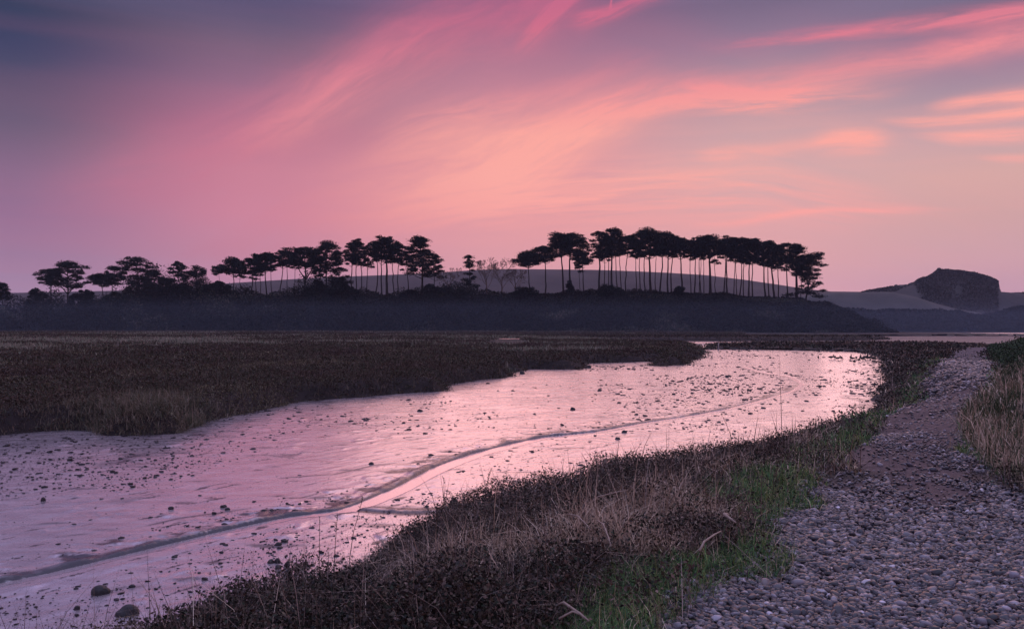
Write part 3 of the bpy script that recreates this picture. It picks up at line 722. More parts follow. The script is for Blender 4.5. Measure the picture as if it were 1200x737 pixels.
# ---------------------------------------------------------------- far hills
def hill(name, prof, Y0, front, back, z0, mat, x0, x1, dx, rough=.5, fs=.03, seed=0, power=1.0, radial=False):
    pp = np.array(prof, float)
    X = np.arange(x0, x1, dx); k = np.concatenate([np.linspace(-front, 0, 26), np.linspace(0, back, 10)[1:]])
    XX, KK = np.meshgrid(X, k, indexing='ij')
    px_ = XX/Y0*F+CX
    zc = WZ(np.interp(px_, pp[:, 0], pp[:, 1]), Y0)
    if radial:
        pxs = px_+fbm(KK*.05, XX*.03, 3, 5)*3
        zs = sum(np.interp(px_+dx_, pp[:, 0], pp[:, 1]) for dx_ in range(-60, 61, 6))/21
        zc = WZ(zs+(np.interp(px_, pp[:, 0], pp[:, 1])-zs)*sstep(1+KK/55)*(KK <= 0)+(np.interp(px_, pp[:, 0], pp[:, 1])-zs)*(KK > 0), Y0)
    t = np.where(KK < 0, sstep(1+KK/front)**power, sstep(1-KK/back))
    z = z0+(zc-z0)*t+fbm(XX*fs, KK*fs, 4, seed)*rough*np.clip(t*4, 0, 1)*np.clip(1.2-t, .15, 1)*4
    YY = Y0+KK
    XX = XX*YY/Y0 if radial else XX
    v = np.stack([XX, YY, z], -1).reshape(-1, 3); nk = len(k)
    i = np.arange(len(X)-1)[:, None]*nk; j = np.arange(nk-1)[None]
    f = np.stack([i+j, i+nk+j, i+nk+j+1, i+j+1], -1).reshape(-1, 4)
    return tag(np_mesh(name, v, f, mat, smooth=True), kind='structure')
M_field = simple('ploughed_field', (.075, .06, .058), .9, .2, .02, .25)
M_head = simple('heath_headland', (.05, .048, .047), .9, .2, .03, .5)
M_hill = simple('wooded_slope_soil', (.012, .014, .013), .95, .05, .2, .4)
FIELD = [(-900, 350), (-200, 345), (0, 344), (60, 343), (150, 341), (230, 336), (300, 331), (380, 326), (480, 322), (520, 320), (560, 317), (600, 316), (700, 317), (740, 318.5), (780, 320.5), (820, 323), (860, 328), (900, 334), (930, 339), (960, 342), (1010, 342.5), (1060, 344), (1200, 350), (1500, 352), (2200, 356)]
hill('field_hill', FIELD, 900, 330, 300, .5, M_field, -1000, 1000, 6, .6, .006, 201)
HEAD = [(940, 389), (960, 352), (1000, 345), (1016, 341), (1030, 338.7), (1046, 336.2), (1052, 334.6), (1064, 334), (1071, 331.6), (1075, 328.3), (1087, 324.5), (1094, 320.3), (1098, 317), (1110, 316.6), (1125, 317.3), (1138, 319.5), (1150, 322.5), (1162, 326), (1169.5, 330), (1171, 331), (1171.6, 338), (1173, 346), (1186, 344), (1200, 344), (1230, 346), (1300, 352), (1500, 360)]
hd = hill('headland', HEAD, 760, 150, 120, .5, M_head, 300, 900, .9, 2.2, .045, 203, radial=True)
V = Veg(); m = 34000
pc_ = 1000+R.random(m)*240; Kk = -125+R.random(m)*130
hp = np.array(HEAD, float); zc_ = WZ(np.interp(pc_, hp[:, 0], hp[:, 1]), 760); zb_ = .5+(zc_-.5)*np.where(Kk < 0, sstep(1+Kk/150), sstep(1-Kk/120))
clh = np.clip(fbm(pc_*.08, Kk*.06, 4, 205)*2+.45, 0, 1); ok_ = (clh > .2*R.random(m)+.1*fbm(pc_*.3, Kk*.2, 3, 4)) & ((pc_ < 1170) | (pc_ > 1172))&(pc_ > 1000-Kk*.45+fbm(pc_*.05, Kk*.06, 4, 12)*70)
Yk = 760+Kk; Xk = (pc_-CX)/F*Yk
V.leaves(np.stack([Xk, Yk, zb_+R.random(m)*1.3*clh], -1)[ok_], (.5+R.random(m)*.7)[ok_], pick([(.03, .03, .027), (.048, .045, .04), (.075, .07, .062)], int(ok_.sum()), .2))
V.build('headland_heath', M_scrub, 'dark broken heath and gorse over the rocky headland', 'heath')
M_lf = simple('pale_headland_pasture', (.07, .07, .067), .9, .2, .05, .25)
hill('pasture_slope', [(900, 391), (935, 348), (960, 343.5), (1010, 342.5), (1040, 342), (1065, 347), (1085, 354), (1110, 361), (1150, 368), (1200, 372), (1300, 380)], 640, 90, 100, .5, M_lf, 230, 520, 2.5, .5, .02, 207)
rk = stone(1, 1, 1, 1, 'x'); bpy.data.objects.remove(rk)
def outcrop(px_, py_, w, hgt, Y, label):
    bv, bf = ico(2); rs = np.random.default_rng(int(px_)); v = bv*(1+rs.normal(0, .12, (len(bv), 1)))*np.array([w/2*Y/F, w/2*Y/F, hgt*Y/F*.62])
    o = np_mesh('rock_outcrop', v, bf, M_head); o.location = (WX(px_, Y), Y, WZ(py_, Y)+hgt*Y/F*.3); tag(o, label, 'rock')
outcrop(1100.5, 317.5, 5, 4, 760, 'squat dark rock knob on the summit of the headland')
outcrop(1050, 335.5, 4, 2.2, 760, 'small pale rock on the left shoulder of the headland')
# wooded belt below the headland
BELT = [(880, 391), (930, 374), (975, 361), (1012, 363), (1055, 363), (1100, 364), (1150, 369), (1165, 368), (1182, 361), (1200, 358), (1260, 350), (1400, 352), (1700, 362)]
hill('woodland_slope', [(p, q+3.5) for p, q in BELT], 480, 42, 60, .5, M_hill, 130, 700, 2, .3, .08, 211, .6)
V = Veg(); m = 52000
X = 140+R.random(m)*330; t = R.random(m); Yb = 440+t*44
zc = WZ(np.interp(X/480*F+CX, [b[0] for b in BELT], [b[1]+3.5 for b in BELT]), 480)
z = .5+(zc-.5)*np.where(Yb < 480, sstep((Yb-438)/42)**.6, 1)
cl = np.clip(fbm(X*.12, Yb*.12, 3, 213)+.5, 0, 1)
P = np.stack([X, Yb, z+R.random(m)*(.6+3.2*cl)], -1)
V.leaves(P, .5+R.random(m)*.6, pick([(.018, .02, .017), (.026, .025, .022), (.014, .016, .015)], m, .2))
V.build('far_woodland', M_scrub, 'dark far woodland belt below the headland', 'woodland')

# the pine hill
PHL = [(-900, 372), (-100, 372), (0, 371), (60, 367), (100, 366), (180, 357), (240, 351), (300, 349), (400, 349), (500, 350), (600, 348), (700, 345), (760, 345), (850, 347), (900, 351), (940, 354), (970, 358.5), (988, 366), (1000, 376), (1010, 388), (1030, 390.5), (1200, 391.5)]
YH = 335
pp = np.array(PHL, float)
def crest(X): return WZ(np.interp(X/YH*F+CX, pp[:, 0], pp[:, 1]), YH)
def hill_z(X, Y):
    zc = crest(X)
    t = np.where(Y < YH, sstep((Y-(YH-38))/38)**.75, 1-.5*sstep((Y-YH-25)/70))
    return .6+(zc-.6)*t
def build_pine_hill():
    X = np.arange(-560, 160, 1.6); Y = np.concatenate([np.linspace(290, 345, 36), np.linspace(350, 430, 14)])
    XX, YY = np.meshgrid(X, Y, indexing='ij'); z = hill_z(XX, YY)+fbm(XX*.12, YY*.12, 3, 221)*.8*sstep((YY-297)/8)
    v = np.stack([XX, YY, z], -1).reshape(-1, 3); nk = len(Y)
    i = np.arange(len(X)-1)[:, None]*nk; j = np.arange(nk-1)[None]
    f = np.stack([i+j, i+nk+j, i+nk+j+1, i+j+1], -1).reshape(-1, 4)
    tag(np_mesh('pine_hill', v, f, M_hill, smooth=True), kind='structure')
build_pine_hill()
V = Veg(); m = 150000
X = -235+R.random(m)*380; Yb = 298+R.random(m)*44
pxx = X/YH*F+CX
hgt = (1.3+1.2*(pxx < 560))*np.interp(pxx, [0, 150, 200, 300, 345, 365, 400, 440, 480, 540, 600, 640, 690, 735, 780, 800, 850, 1000], [3.0, 4.0, 5.0, 1.8, 1.4, 3.2, 2.4, 1.6, 2.0, 2.6, 1.6, 1.0, 1.8, 2.0, .8, 1.6, .7, 1.6])
cl = np.clip(fbm(X*.11, Yb*.11, 4, 223)*1.6+.42, 0, 1)
V.leaves(np.stack([X, Yb, hill_z(X, Yb)+R.random(m)*(.3+hgt*(.2+1.5*cl**1.5))], -1), .22+R.random(m)*.3, pick([(.011, .015, .012), (.018, .019, .015), (.009, .012, .01), (.03, .027, .023)], m, .2)*(1+3.2*sstep(fbm(X*.05, Yb*.14, 4, 229)*5-.35))[:, None])
V.build('hillside_scrub', M_scrub, 'dense dark scrub and ivy covering the slope under the pines', 'scrub')

# ---------------------------------------------------------------- trees
def crown_faces(P, size):
    n = len(P); a = R.normal(size=(n, 3)); b = R.normal(size=(n, 3)); a[:, 2] *= .5; b[:, 2] *= .5
    a *= (size/np.linalg.norm(a, axis=1))[:, None]; b *= (size/np.linalg.norm(b, axis=1))[:, None]
    v = np.stack([P-a*.6-b*.3, P+a*.6-b*.3, P+b*.7], 1).reshape(-1, 3)
    return v, np.arange(3*n).reshape(-1, 3)
def pine(px_, base, top, cw, cbot, dist, label, group, lean=0.0, style='umbrella', fork=False, thick=1.0, offs=0.0, dens=1.0, name='pine_tree'):
    """px_,base: foot of the trunk; top,cbot: crown top and bottom; cw: crown half width (photo px); offs: crown shift (photo px)"""
    lean = lean or R.normal(0, 1.6); cbot += R.normal(0, 1.5)
    cw = cw*(1.12 if style == 'umbrella' else 1.08); cbot = cbot+(0.5 if style == 'umbrella' else 1)
    m = dist/F; X0 = WX(px_, dist); zg = float(hill_z(np.array([X0]), np.array([float(dist)]))[0])-.3
    root = empty(name, (X0, dist, zg))
    zt = WZ(top, dist)-zg; zb = WZ(cbot, dist)-zg; rw = cw*m; ox = offs*m+lean*m
    tb = MB(); cb = MB()
    bend = R.normal(0, .5)
    def axis(t): return np.array([ox*t**1.4+bend*math.sin(t*3.1), .3*math.sin(t*4+bend), t*zt*.93])
    rt = .34*thick*max(.7, min(1.25, zt/20))
    ts = np.linspace(0, 1, 9); ts = np.linspace(0, 1, 9); wob = R.normal(0, .09, (9, 3)); wob[0] = 0; tb.tube([axis(t)+wob[i] for i, t in enumerate(ts)], [rt*(1.25 if i == 0 else 1)*(1-.72*t) for i, t in enumerate(ts)], 7)
    npad = int((20 if style != 'cone' else 19)*max(.6, min(1.9, rw/4.2))*dens)+2
    pads = []
    for i in range(npad):
        u = (i+.5)/npad; zz = zb+(zt-zb)*(u**.95)-.2*pr0 if False else zb-(zt-zb)*.06+(zt-zb)*1.12*u
        q = max(0, (zz-zb)/(zt-zb+1e-6)); zz += R.normal(0, .35)
        if style == 'umbrella': R_ = rw*1.08*(math.sqrt(max(0, 1-(max(q-.3, 0)/.78)**2))*(.45+.55*min(1, q/.4+.25)))
        elif style == 'layered': R_ = rw*(1-.62*q)*(.75+.4*R.random())
        else: R_ = rw*(1.02-.9*q)*(.8+.3*R.random())
        ang = i*2.399+R.random()*.6; rad = R_*math.sqrt(R.random()*.9+.1)*.86
        cx_ = rad*math.cos(ang); cy_ = rad*math.sin(ang)*.9
        pr = max(.9, min(2.0, rw*.3))*(.5+.9*R.random()); pads.append((cx_, cy_, zz, pr))
    pads.append((0, 0, zt-.5, max(1.2, rw*.42)))
    V_ = []
    for cx_, cy_, zz, pr in pads:
        ta = min(1, zz/(zt*.93)); c = axis(ta)+np.array([cx_, cy_, 0]); c[2] = zz
        st = axis(max(.3, min(.95, (zz-.35*math.hypot(cx_, cy_)-.6)/(zt*.93))))
        md = (st+c)/2+np.array([0, 0, -.25+R.normal(0, .15)])
        if math.hypot(cx_, cy_) > .5: tb.tube([st, md, c], [rt*.36, rt*.25, rt*.12], 4, cap=False)
        k = int(150*pr*dens)+30; th = R.random(k)*6.283; rr = np.sqrt(R.random(k)); zz_ = R.random(k)
        lump = 1+.28*np.sin(th*3+R.random()*6)+.16*np.sin(th*5+R.random()*6)
        hgt_ = pr*.5*np.sqrt(np.clip(1-rr**2, 0, 1))
        k2 = k//5; rr[:k2] = rr[:k2]*1.28; V_.append(np.stack([c[0]+rr*np.cos(th)*pr*lump, c[1]+rr*np.sin(th)*pr*lump, c[2]-.12*pr+(zz_*1.5-.45)*hgt_+R.normal(0, .16, k)], -1))
    P = np.concatenate(V_); cv, cf = crown_faces(P, .26+.3*R.random(len(P))); cb.add(cv, cf)
    if fork:
        for s in (-1, 1):
            a0 = axis(.42); a1 = axis(.8)+np.array([s*rw*.5, 0, 0]); tb.tube([a0, (a0+a1)/2+np.array([s*.4, 0, -.2]), a1], [rt*.6, rt*.45, rt*.25], 6)
    tb.build('trunk', M_bark, root); cb.build('crown', M_needle, root, smooth=False)
    tag(root, label, 'tree', group); return root
def ordinal(i):
    w = ['first', 'second', 'third', 'fourth', 'fifth', 'sixth', 'seventh', 'eighth', 'ninth', 'tenth', 'eleventh', 'twelfth', 'thirteenth', 'fourteenth', 'fifteenth', 'sixteenth', 'seventeenth', 'eighteenth', 'nineteenth', 'twentieth']
    if i < 20: return w[i]
    tens = {2: 'twenty', 3: 'thirty', 4: 'forty', 5: 'fifty'}; k = i+1
    tie = {20: 'twentieth', 30: 'thirtieth', 40: 'fortieth', 50: 'fiftieth'}
    return tie[k] if k % 10 == 0 else tens[k//10]+'-'+w[k % 10-1]
def lab(look, i, side):
    t = f'{look}, {ordinal(i)} from left in {side} grove'
    return t if len(t.split()) <= 16 else f'{look}, {ordinal(i)} in {side} grove'
# px, base, top, half width, crown bottom, depth, options
LEFT = [
 (2, 362, 333, 14, 350, 330, dict(style='layered', look='squat dark pine cut by the left edge of the picture')),
 (60, 358, 316, 14, 331, 336, dict(look='thin pine overlapping the broad one on its right')),
 (80, 360, 309, 25, 333, 330, dict(fork=True, thick=1.2, look='broad flat crowned pine with forked trunk')),
 (122, 357, 322, 13, 333, 338, dict(offs=-4, look='small pine with a low left leaning crown')),
 (132, 357, 314, 12, 331, 334, dict(look='slim pine with two crown layers')),
 (162, 352, 305, 25, 334, 330, dict(thick=1.1, look='very broad domed pine')),
 (180, 352, 318, 14, 338, 336, dict(look='half hidden pine under the right side of the broad dome')),
 (207, 350, 308, 10, 322, 336, dict(look='small pine beside the dense dark tree')),
 (257, 343, 313, 8, 319, 334, dict(thick=.5, look='thin sparse pine with a tiny crown')),
 (275, 344, 305, 15, 323, 330, dict(offs=-2, look='pine with a ragged flat crown')),
 (281, 346, 308, 9, 322, 338, dict(thick=.6, look='thin pine close behind the ragged one')),
 (292, 344, 304, 10, 326, 334, dict(thick=1.1, look='short pine with a drooping crown')),
 (301, 344, 299, 11, 318, 336, dict(thick=.7, look='straight slender pine')),
 (306, 344, 301, 9, 317, 341, dict(thick=.6, lean=-2, look='very thin pine with a slanting trunk')),
 (313, 343, 298, 12, 313, 332, dict(thick=1.0, look='straight pine with a flat crown')),
 (319, 344, 299, 9, 314, 340, dict(thick=.6, look='slender pine between thicker trunks')),
 (327, 343, 295, 12, 311, 334, dict(lean=6, thick=.8, look='pine whose trunk leans to the right')),
 (337, 343, 294, 10, 310, 338, dict(thick=.6, look='thin upright pine')),
 (344, 344, 296, 8, 312, 342, dict(thick=.5, look='spindly pine just left of the forked trunk')),
 (355, 345, 292, 19, 311, 330, dict(fork=True, thick=1.3, look='stout pine with a wide forked trunk')),
 (370, 345, 294, 9, 318, 338, dict(thick=.7, look='pine right behind the forked one')),
 (375, 345, 303, 9, 322, 333, dict(thick=.7, look='low crowned pine')),
 (385, 345, 286, 17, 315, 331, dict(thick=1.1, look='tall pine with an arching limb')),
 (397, 345, 296, 12, 330, 336, dict(thick=.8, style='layered', look='densely branched pine foliated low down')),
 (411, 345, 287, 10, 309, 334, dict(thick=.8, look='slim pine left of the close pair')),
 (417, 345, 283, 11, 308, 331, dict(thick=.7, look='left pine of the close pair with a pointed top')),
 (421.5, 345, 285, 10, 310, 337, dict(thick=.7, look='right pine of the close pair')),
 (430, 345, 290, 9, 311, 340, dict(thick=.6, look='thin pine in a gap of sky')),
 (440, 345, 284, 10, 304, 336, dict(thick=.7, look='slender pine with a high crown')),
 (448, 345, 281, 13, 302, 333, dict(thick=.8, look='tall pine with a thin trunk beside a thick one')),
 (453.5, 346, 280, 14, 304, 330, dict(thick=1.4, look='tallest thick trunked pine')),
 (463, 345, 287, 11, 306, 335, dict(thick=.7, look='thin pine left of a slanting trunk')),
 (467, 345, 288, 11, 305, 339, dict(thick=.7, lean=2, look='pine with a slightly slanting trunk')),
 (480, 345, 290, 11, 316, 337, dict(thick=.7, style='layered', look='pine half hidden by the layered one on its right')),
 (493.5, 346, 280, 22, 318, 330, dict(thick=1.2, style='layered', dens=1.1, look='big layered pine widening downwards')),
 (509, 346, 300, 12, 322, 336, dict(thick=.8, style='layered', offs=3, look='lower layered pine at the right end of the grove')),
]
for i, t in enumerate(LEFT):
    k = dict(t[6]); look = k.pop('look')
    pine(t[0], t[1], t[2], t[3], t[4], t[5], lab(look, i, 'left'), 'pines of the left grove', **k)
pine(548, 345, 300, 12, 343, 330, 'dense lone conifer standing in the gap between the two pine groves', None, style='cone', thick=.8, offs=1)
RIGHT = [
 (622, 342, 298, 17, 310, 332, dict(offs=-1, look='low slanting pine with a wing shaped crown')),
 (639, 343, 290, 17, 303, 330, dict(offs=1, thick=1.0, look='forked looking pine with a rising crown')),
 (660, 344, 275, 17, 290, 331, dict(thick=1.1, look='tall pine standing clear with a flat crown')),
 (670, 344, 276, 19, 296, 334, dict(thick=1.2, offs=2, look='thick pine with a full rounded crown')),
 (680, 344, 297, 8, 312, 340, dict(thick=.5, look='thin short pine with sparse foliage')),
 (684, 343, 297, 12, 311, 332, dict(thick=1.0, look='short pine with a small low crown')),
 (702, 344, 274, 13, 300, 331, dict(thick=1.2, look='stout pine with a ragged crown')),
 (707, 344, 281, 9, 302, 339, dict(thick=.6, look='thin pine hidden close behind a stout one')),
 (712, 344, 276, 10, 298, 342, dict(thick=.6, look='thin pine in the darkest clump')),
 (717, 344, 269, 15, 298, 332, dict(thick=1.2, look='highest topped pine')),
 (724, 344, 272, 10, 294, 338, dict(thick=.6, look='slim pine right of the highest one')),
 (729, 344, 279, 9, 297, 334, dict(thick=.6, look='slim pine in a row of thin trunks')),
 (733, 344, 277, 12, 295, 341, dict(thick=.7, look='straight pine at the edge of a sky gap')),
 (746, 344, 281, 10, 299, 334, dict(thick=.6, lean=-1, look='thin pine with a wavering trunk')),
 (750.5, 344, 273, 12, 296, 339, dict(thick=.6, look='thin straight pine under a high crown')),
 (756, 344, 275, 10, 296, 335, dict(thick=.7, look='thin pine just left of a thick trunk')),
 (763, 345, 271, 20, 297, 331, dict(thick=1.3, look='thick pine with the broadest high crown')),
 (768, 345, 278, 10, 297, 342, dict(thick=.5, look='spindly pine behind a thick one')),
 (772.5, 345, 274, 12, 297, 336, dict(thick=.9, look='sturdy pine with dark upper branches')),
 (783, 345, 277, 14, 298, 332, dict(thick=1.0, look='sturdy straight pine in an open gap')),
 (787, 345, 279, 11, 297, 339, dict(thick=.8, lean=4, look='pine leaning to the right against its neighbour')),
 (800, 345, 281, 12, 298, 333, dict(thick=1.1, look='pine standing apart with a bare thick trunk')),
 (810, 345, 283, 9, 300, 339, dict(thick=.6, lean=-2, look='thin pine with a trunk slanting left')),
 (814, 346, 282, 10, 300, 334, dict(thick=.8, look='upright pine, left one of three close trunks')),
 (818.5, 346, 284, 8, 300, 342, dict(thick=.5, look='thin pine, middle one of three close trunks')),
 (822, 346, 279, 11, 299, 337, dict(thick=.6, look='thin pine, right one of three close trunks')),
 (825, 346, 280, 9, 300, 341, dict(thick=.5, look='spindly pine left of the thickest trunk')),
 (832, 347, 278, 17, 300, 331, dict(thick=1.5, look='pine with the thickest trunk')),
 (838, 347, 286, 8, 305, 338, dict(thick=.5, look='spindly pine right of the thickest trunk')),
 (848, 346, 282, 12, 299, 333, dict(thick=.8, look='pine with a dark slightly curved trunk')),
 (852, 347, 280, 13, 300, 337, dict(thick=.9, look='pine under the flat middle of the canopy')),
 (860, 347, 281, 9, 302, 341, dict(thick=.5, look='very thin pine in the middle of the canopy')),
 (863.5, 347, 283, 9, 303, 336, dict(thick=.5, look='very thin pine, left of a close pair')),
 (866.5, 347, 280, 12, 304, 332, dict(thick=.7, look='thin pine, right of a close pair')),
 (871, 348, 282, 10, 306, 340, dict(thick=.6, look='thin pine with drooping side twigs')),
 (877.5, 348, 282, 14, 304, 333, dict(thick=.9, look='firm straight pine with a deep crown')),
 (882, 348, 283, 11, 305, 339, dict(thick=.7, look='straight pine behind a firm one')),
 (897, 350, 286, 14, 308, 333, dict(thick=1.0, look='sturdy pine at the canopy dip')),
 (901, 350, 285, 11, 309, 340, dict(thick=.7, look='thinner pine beside the sturdy one at the dip')),
 (907.5, 351, 287, 14, 313, 331, dict(thick=1.2, lean=-3, look='thick pine with a trunk slanting left')),
 (912.5, 351, 290, 10, 313, 338, dict(thick=.7, lean=-2, look='thin slanting pine')),
 (923.5, 352, 286, 12, 308, 336, dict(thick=.8, offs=-3, look='pale gapped pine with small side branches')),
 (934, 353, 288, 17, 317, 332, dict(thick=1.6, offs=-2, style='layered', look='very stout pine near the right end')),
 (938, 353, 302, 12, 320, 341, dict(thick=.5, look='thin pine squeezed between two stout ones')),
 (944, 354, 299, 24, 342, 330, dict(thick=1.1, offs=4, style='layered', dens=1.0, look='end pine with long low branches reaching right')),
]
for i, t in enumerate(RIGHT):
    k = dict(t[6]); look = k.pop('look')
    pine(t[0], t[1], t[2], t[3], t[4], t[5], lab(look, i, 'right'), 'pines of the right grove', **k)
# dense leafy trees and bushes
def bush(px_, base, top, wpx, dist, label, name='evergreen_tree', group=None, cat='tree', cone=.5):
    m = dist/F; X0 = WX(px_, dist); zg = float(hill_z(np.array([X0]), np.array([float(dist)]))[0])-.3
    root = empty(name, (X0, dist, zg)); zt = WZ(top, dist)-zg; rw = wpx*m
    tb = MB(); tb.tube([(0, 0, 0), (.1, 0, zt*.45), (0, 0, zt*.8)], [.3, .22, .08], 6)
    cb = MB(); k = int(900+170*rw*zt)
    k = min(int(k*1.5), 9000)
    nl = 44; L = []
    for i in range(nl):
        q = R.random()*.98-.06; rr = rw*(1.1-cone*max(q, 0))*math.sqrt(1-max(q, 0)**3*.85)*math.sqrt(R.random()); a = R.random()*6.283
        L.append((rr*math.cos(a), rr*math.sin(a), zt*(.06+.84*q)+R.normal(0, .3), max(.8, rw*.26)*(.5+.9*R.random())))
    for (a, b, c, s) in L:
        kk = k//nl; d_ = R.normal(size=(kk, 3)); d_ /= np.linalg.norm(d_, axis=1)[:, None]; d_ *= (R.random((kk, 1))**.4)*s; d_[:, 2] *= .75
        P = d_+np.array([a, b, c]); P[:, 2] = np.maximum(P[:, 2], .05); cb.add(*crown_faces(P, .4+.2*R.random(kk)))
        tb.tube([(0, 0, max(.2, c*.6)), (a, b, c)], [.1, .04], 4, cap=False)
    tb.build('trunk', M_bark, root); cb.build('crown' if cat == 'tree' else 'foliage', M_needle, root, smooth=False)
    tag(root, label, cat, group)
bush(230, 352, 306, 21, 329, 'dense dark evergreen tree with a pointed leafy mass in the left grove')
bush(45, 364, 336, 15, 328, 'bushy dark evergreen at the far left with sky on both sides')
bush(98, 364, 336, 17, 328, 'bushy dark evergreen below the right side of the broad forked pine')
bush(258, 352, 326, 16, 327, 'low rounded evergreen right of the pointed leafy mass')
for bx_, bt_, bw_ in [(132, 340, 12), (143, 343, 11), (172, 338, 15), (186, 333, 14), (213, 330, 14), (246, 331, 13), (272, 340, 9), (366, 333, 11), (407, 331, 12), (372, 326, 9), (415, 338, 10), (505, 333, 14), (522, 337, 14), (538, 338, 10), (480, 338, 11)]:
    bush(bx_, 356 if bx_ < 260 else 350, bt_, bw_, 328+R.random()*3, 'dark understorey bush filling the shade between the pine trunks of the left grove', 'shrub', 'understorey bushes of the left grove', 'shrub', .35)
bush(198, 354, 322, 20, 330, 'dark leafy tree left of the pointed evergreen mass')
bush(393, 352, 320, 20, 328, 'dark evergreen thicket tree under the middle of the left grove')
bush(155, 358, 336, 22, 328, 'low dark evergreen under the broad domed pine')
S_ = 'dark shrubs at the foot of the right grove'
bush(716, 350, 333, 16, 329, 'large rounded dark shrub under the densest pines of the right grove', 'shrub', S_, 'shrub', .3)
bush(796, 350, 335, 6, 329, 'small round dark shrub under the middle of the right grove', 'shrub', S_, 'shrub', .3)
bush(615, 352, 336, 16, 329, 'broad low shrub below the slanting pine at the left of the right grove', 'shrub', S_, 'shrub', .3)
bush(668, 350, 326, 5, 331, 'small upright shrub between two tall pine trunks', 'shrub', S_, 'shrub', .6)
# bare trees
def bare(px_, base, top, wpx, dist, label):
    m = dist/F; X0 = WX(px_, dist); zg = float(hill_z(np.array([X0]), np.array([float(dist)]))[0])-.3
    root = empty('bare_tree', (X0, dist, zg)); zt = WZ(top, dist)-zg; rw = wpx*m
    tb = MB(); cb = MB(); tb.tube([(0, 0, 0), (.1, 0, zt*.3), (0, 0, zt*.5)], [.3, .24, .18], 7)
    def grow(p, d, l, r, lev):
        q = p+d*l; (tb if lev < 2 else cb).tube([p, (p+q)/2+R.normal(0, l*.05, 3), q], [r, r*.8, r*.55], 4 if lev > 1 else 5, cap=False)
        if lev < 5:
            for _ in range(3 if lev < 4 else 4):
                nd = d+R.normal(0, .42, 3); nd[2] += .12; nd /= np.linalg.norm(nd); grow(q, nd, l*.66, max(r*.55, .035), lev+1)
    for k in range(7):
        a = k*.9+R.random(); d = np.array([math.cos(a)*.65, math.sin(a)*.65, .75]); d[0] *= rw/(zt*.42); d /= np.linalg.norm(d); grow(np.array([0, 0, zt*(.22+.04*k)]), d, zt*.26, .12, 1)
    tb.build('trunk', M_twig, root); cb.build('crown', M_twig, root); tag(root, label, 'tree', 'bare trees between the groves')
bare(570, 347, 304, 13, 336, 'leafless round headed tree, left one of the two twiggy domes')
bare(588, 347, 305, 14, 338, 'leafless round headed tree, right one of the two twiggy domes')
bare(527, 347, 314, 12, 338, 'low leafless tree right of the big layered pine')
bare(604, 347, 316, 12, 340, 'low leafless tree beside the slanting pine crown')

# ---------------------------------------------------------------- haze
def haze():
    x0, x1, y0, y1, z0, z1 = -1700, 1700, -60, 1600, -4, 95
    v = np.array([(x, y, z) for x in (x0, x1) for y in (y0, y1) for z in (z0, z1)]); f = np.array([(0, 1, 3, 2), (4, 6, 7, 5), (0, 4, 5, 1), (2, 3, 7, 6), (0, 2, 6, 4), (1, 5, 7, 3)])
    m = bpy.data.materials.new('morning_haze'); m.use_nodes = True; nt = m.node_tree; nt.nodes.clear()
    o = nt.nodes.new('ShaderNodeOutputMaterial'); p = nt.nodes.new('ShaderNodeVolumePrincipled')
    p.inputs['Color'].default_value = (.72, .78, 1, 1); p.inputs['Density'].default_value = HAZE; p.inputs['Anisotropy'].default_value = .0
    nt.links.new(p.outputs[0], o.inputs['Volume'])
    ob = np_mesh('haze', v, f, m); tag(ob, 'thin blue morning haze over the estuary', 'haze', kind='stuff')
HAZE = .00013
haze()
def mist():
    x0, x1, y0, y1, z0, z1 = -620, 420, 190, 470, .3, 11
    v = np.array([(x, y, z) for x in (x0, x1) for y in (y0, y1) for z in (z0, z1)]); f = np.array([(0, 1, 3, 2), (4, 6, 7, 5), (0, 4, 5, 1), (2, 3, 7, 6), (0, 2, 6, 4), (1, 5, 7, 3)])
    m = bpy.data.materials.new('ground_mist'); m.use_nodes = True; nt = m.node_tree; nt.nodes.clear()
    o = nt.nodes.new('ShaderNodeOutputMaterial'); p = nt.nodes.new('ShaderNodeVolumePrincipled')
    p.inputs['Color'].default_value = (.55, .72, 1, 1); p.inputs['Density'].default_value = .0005
    nt.links.new(p.outputs[0], o.inputs['Volume'])
    tag(np_mesh('mist', v, f, m), 'low blue ground mist lying in front of the pine hill', 'mist', kind='stuff')
mist()

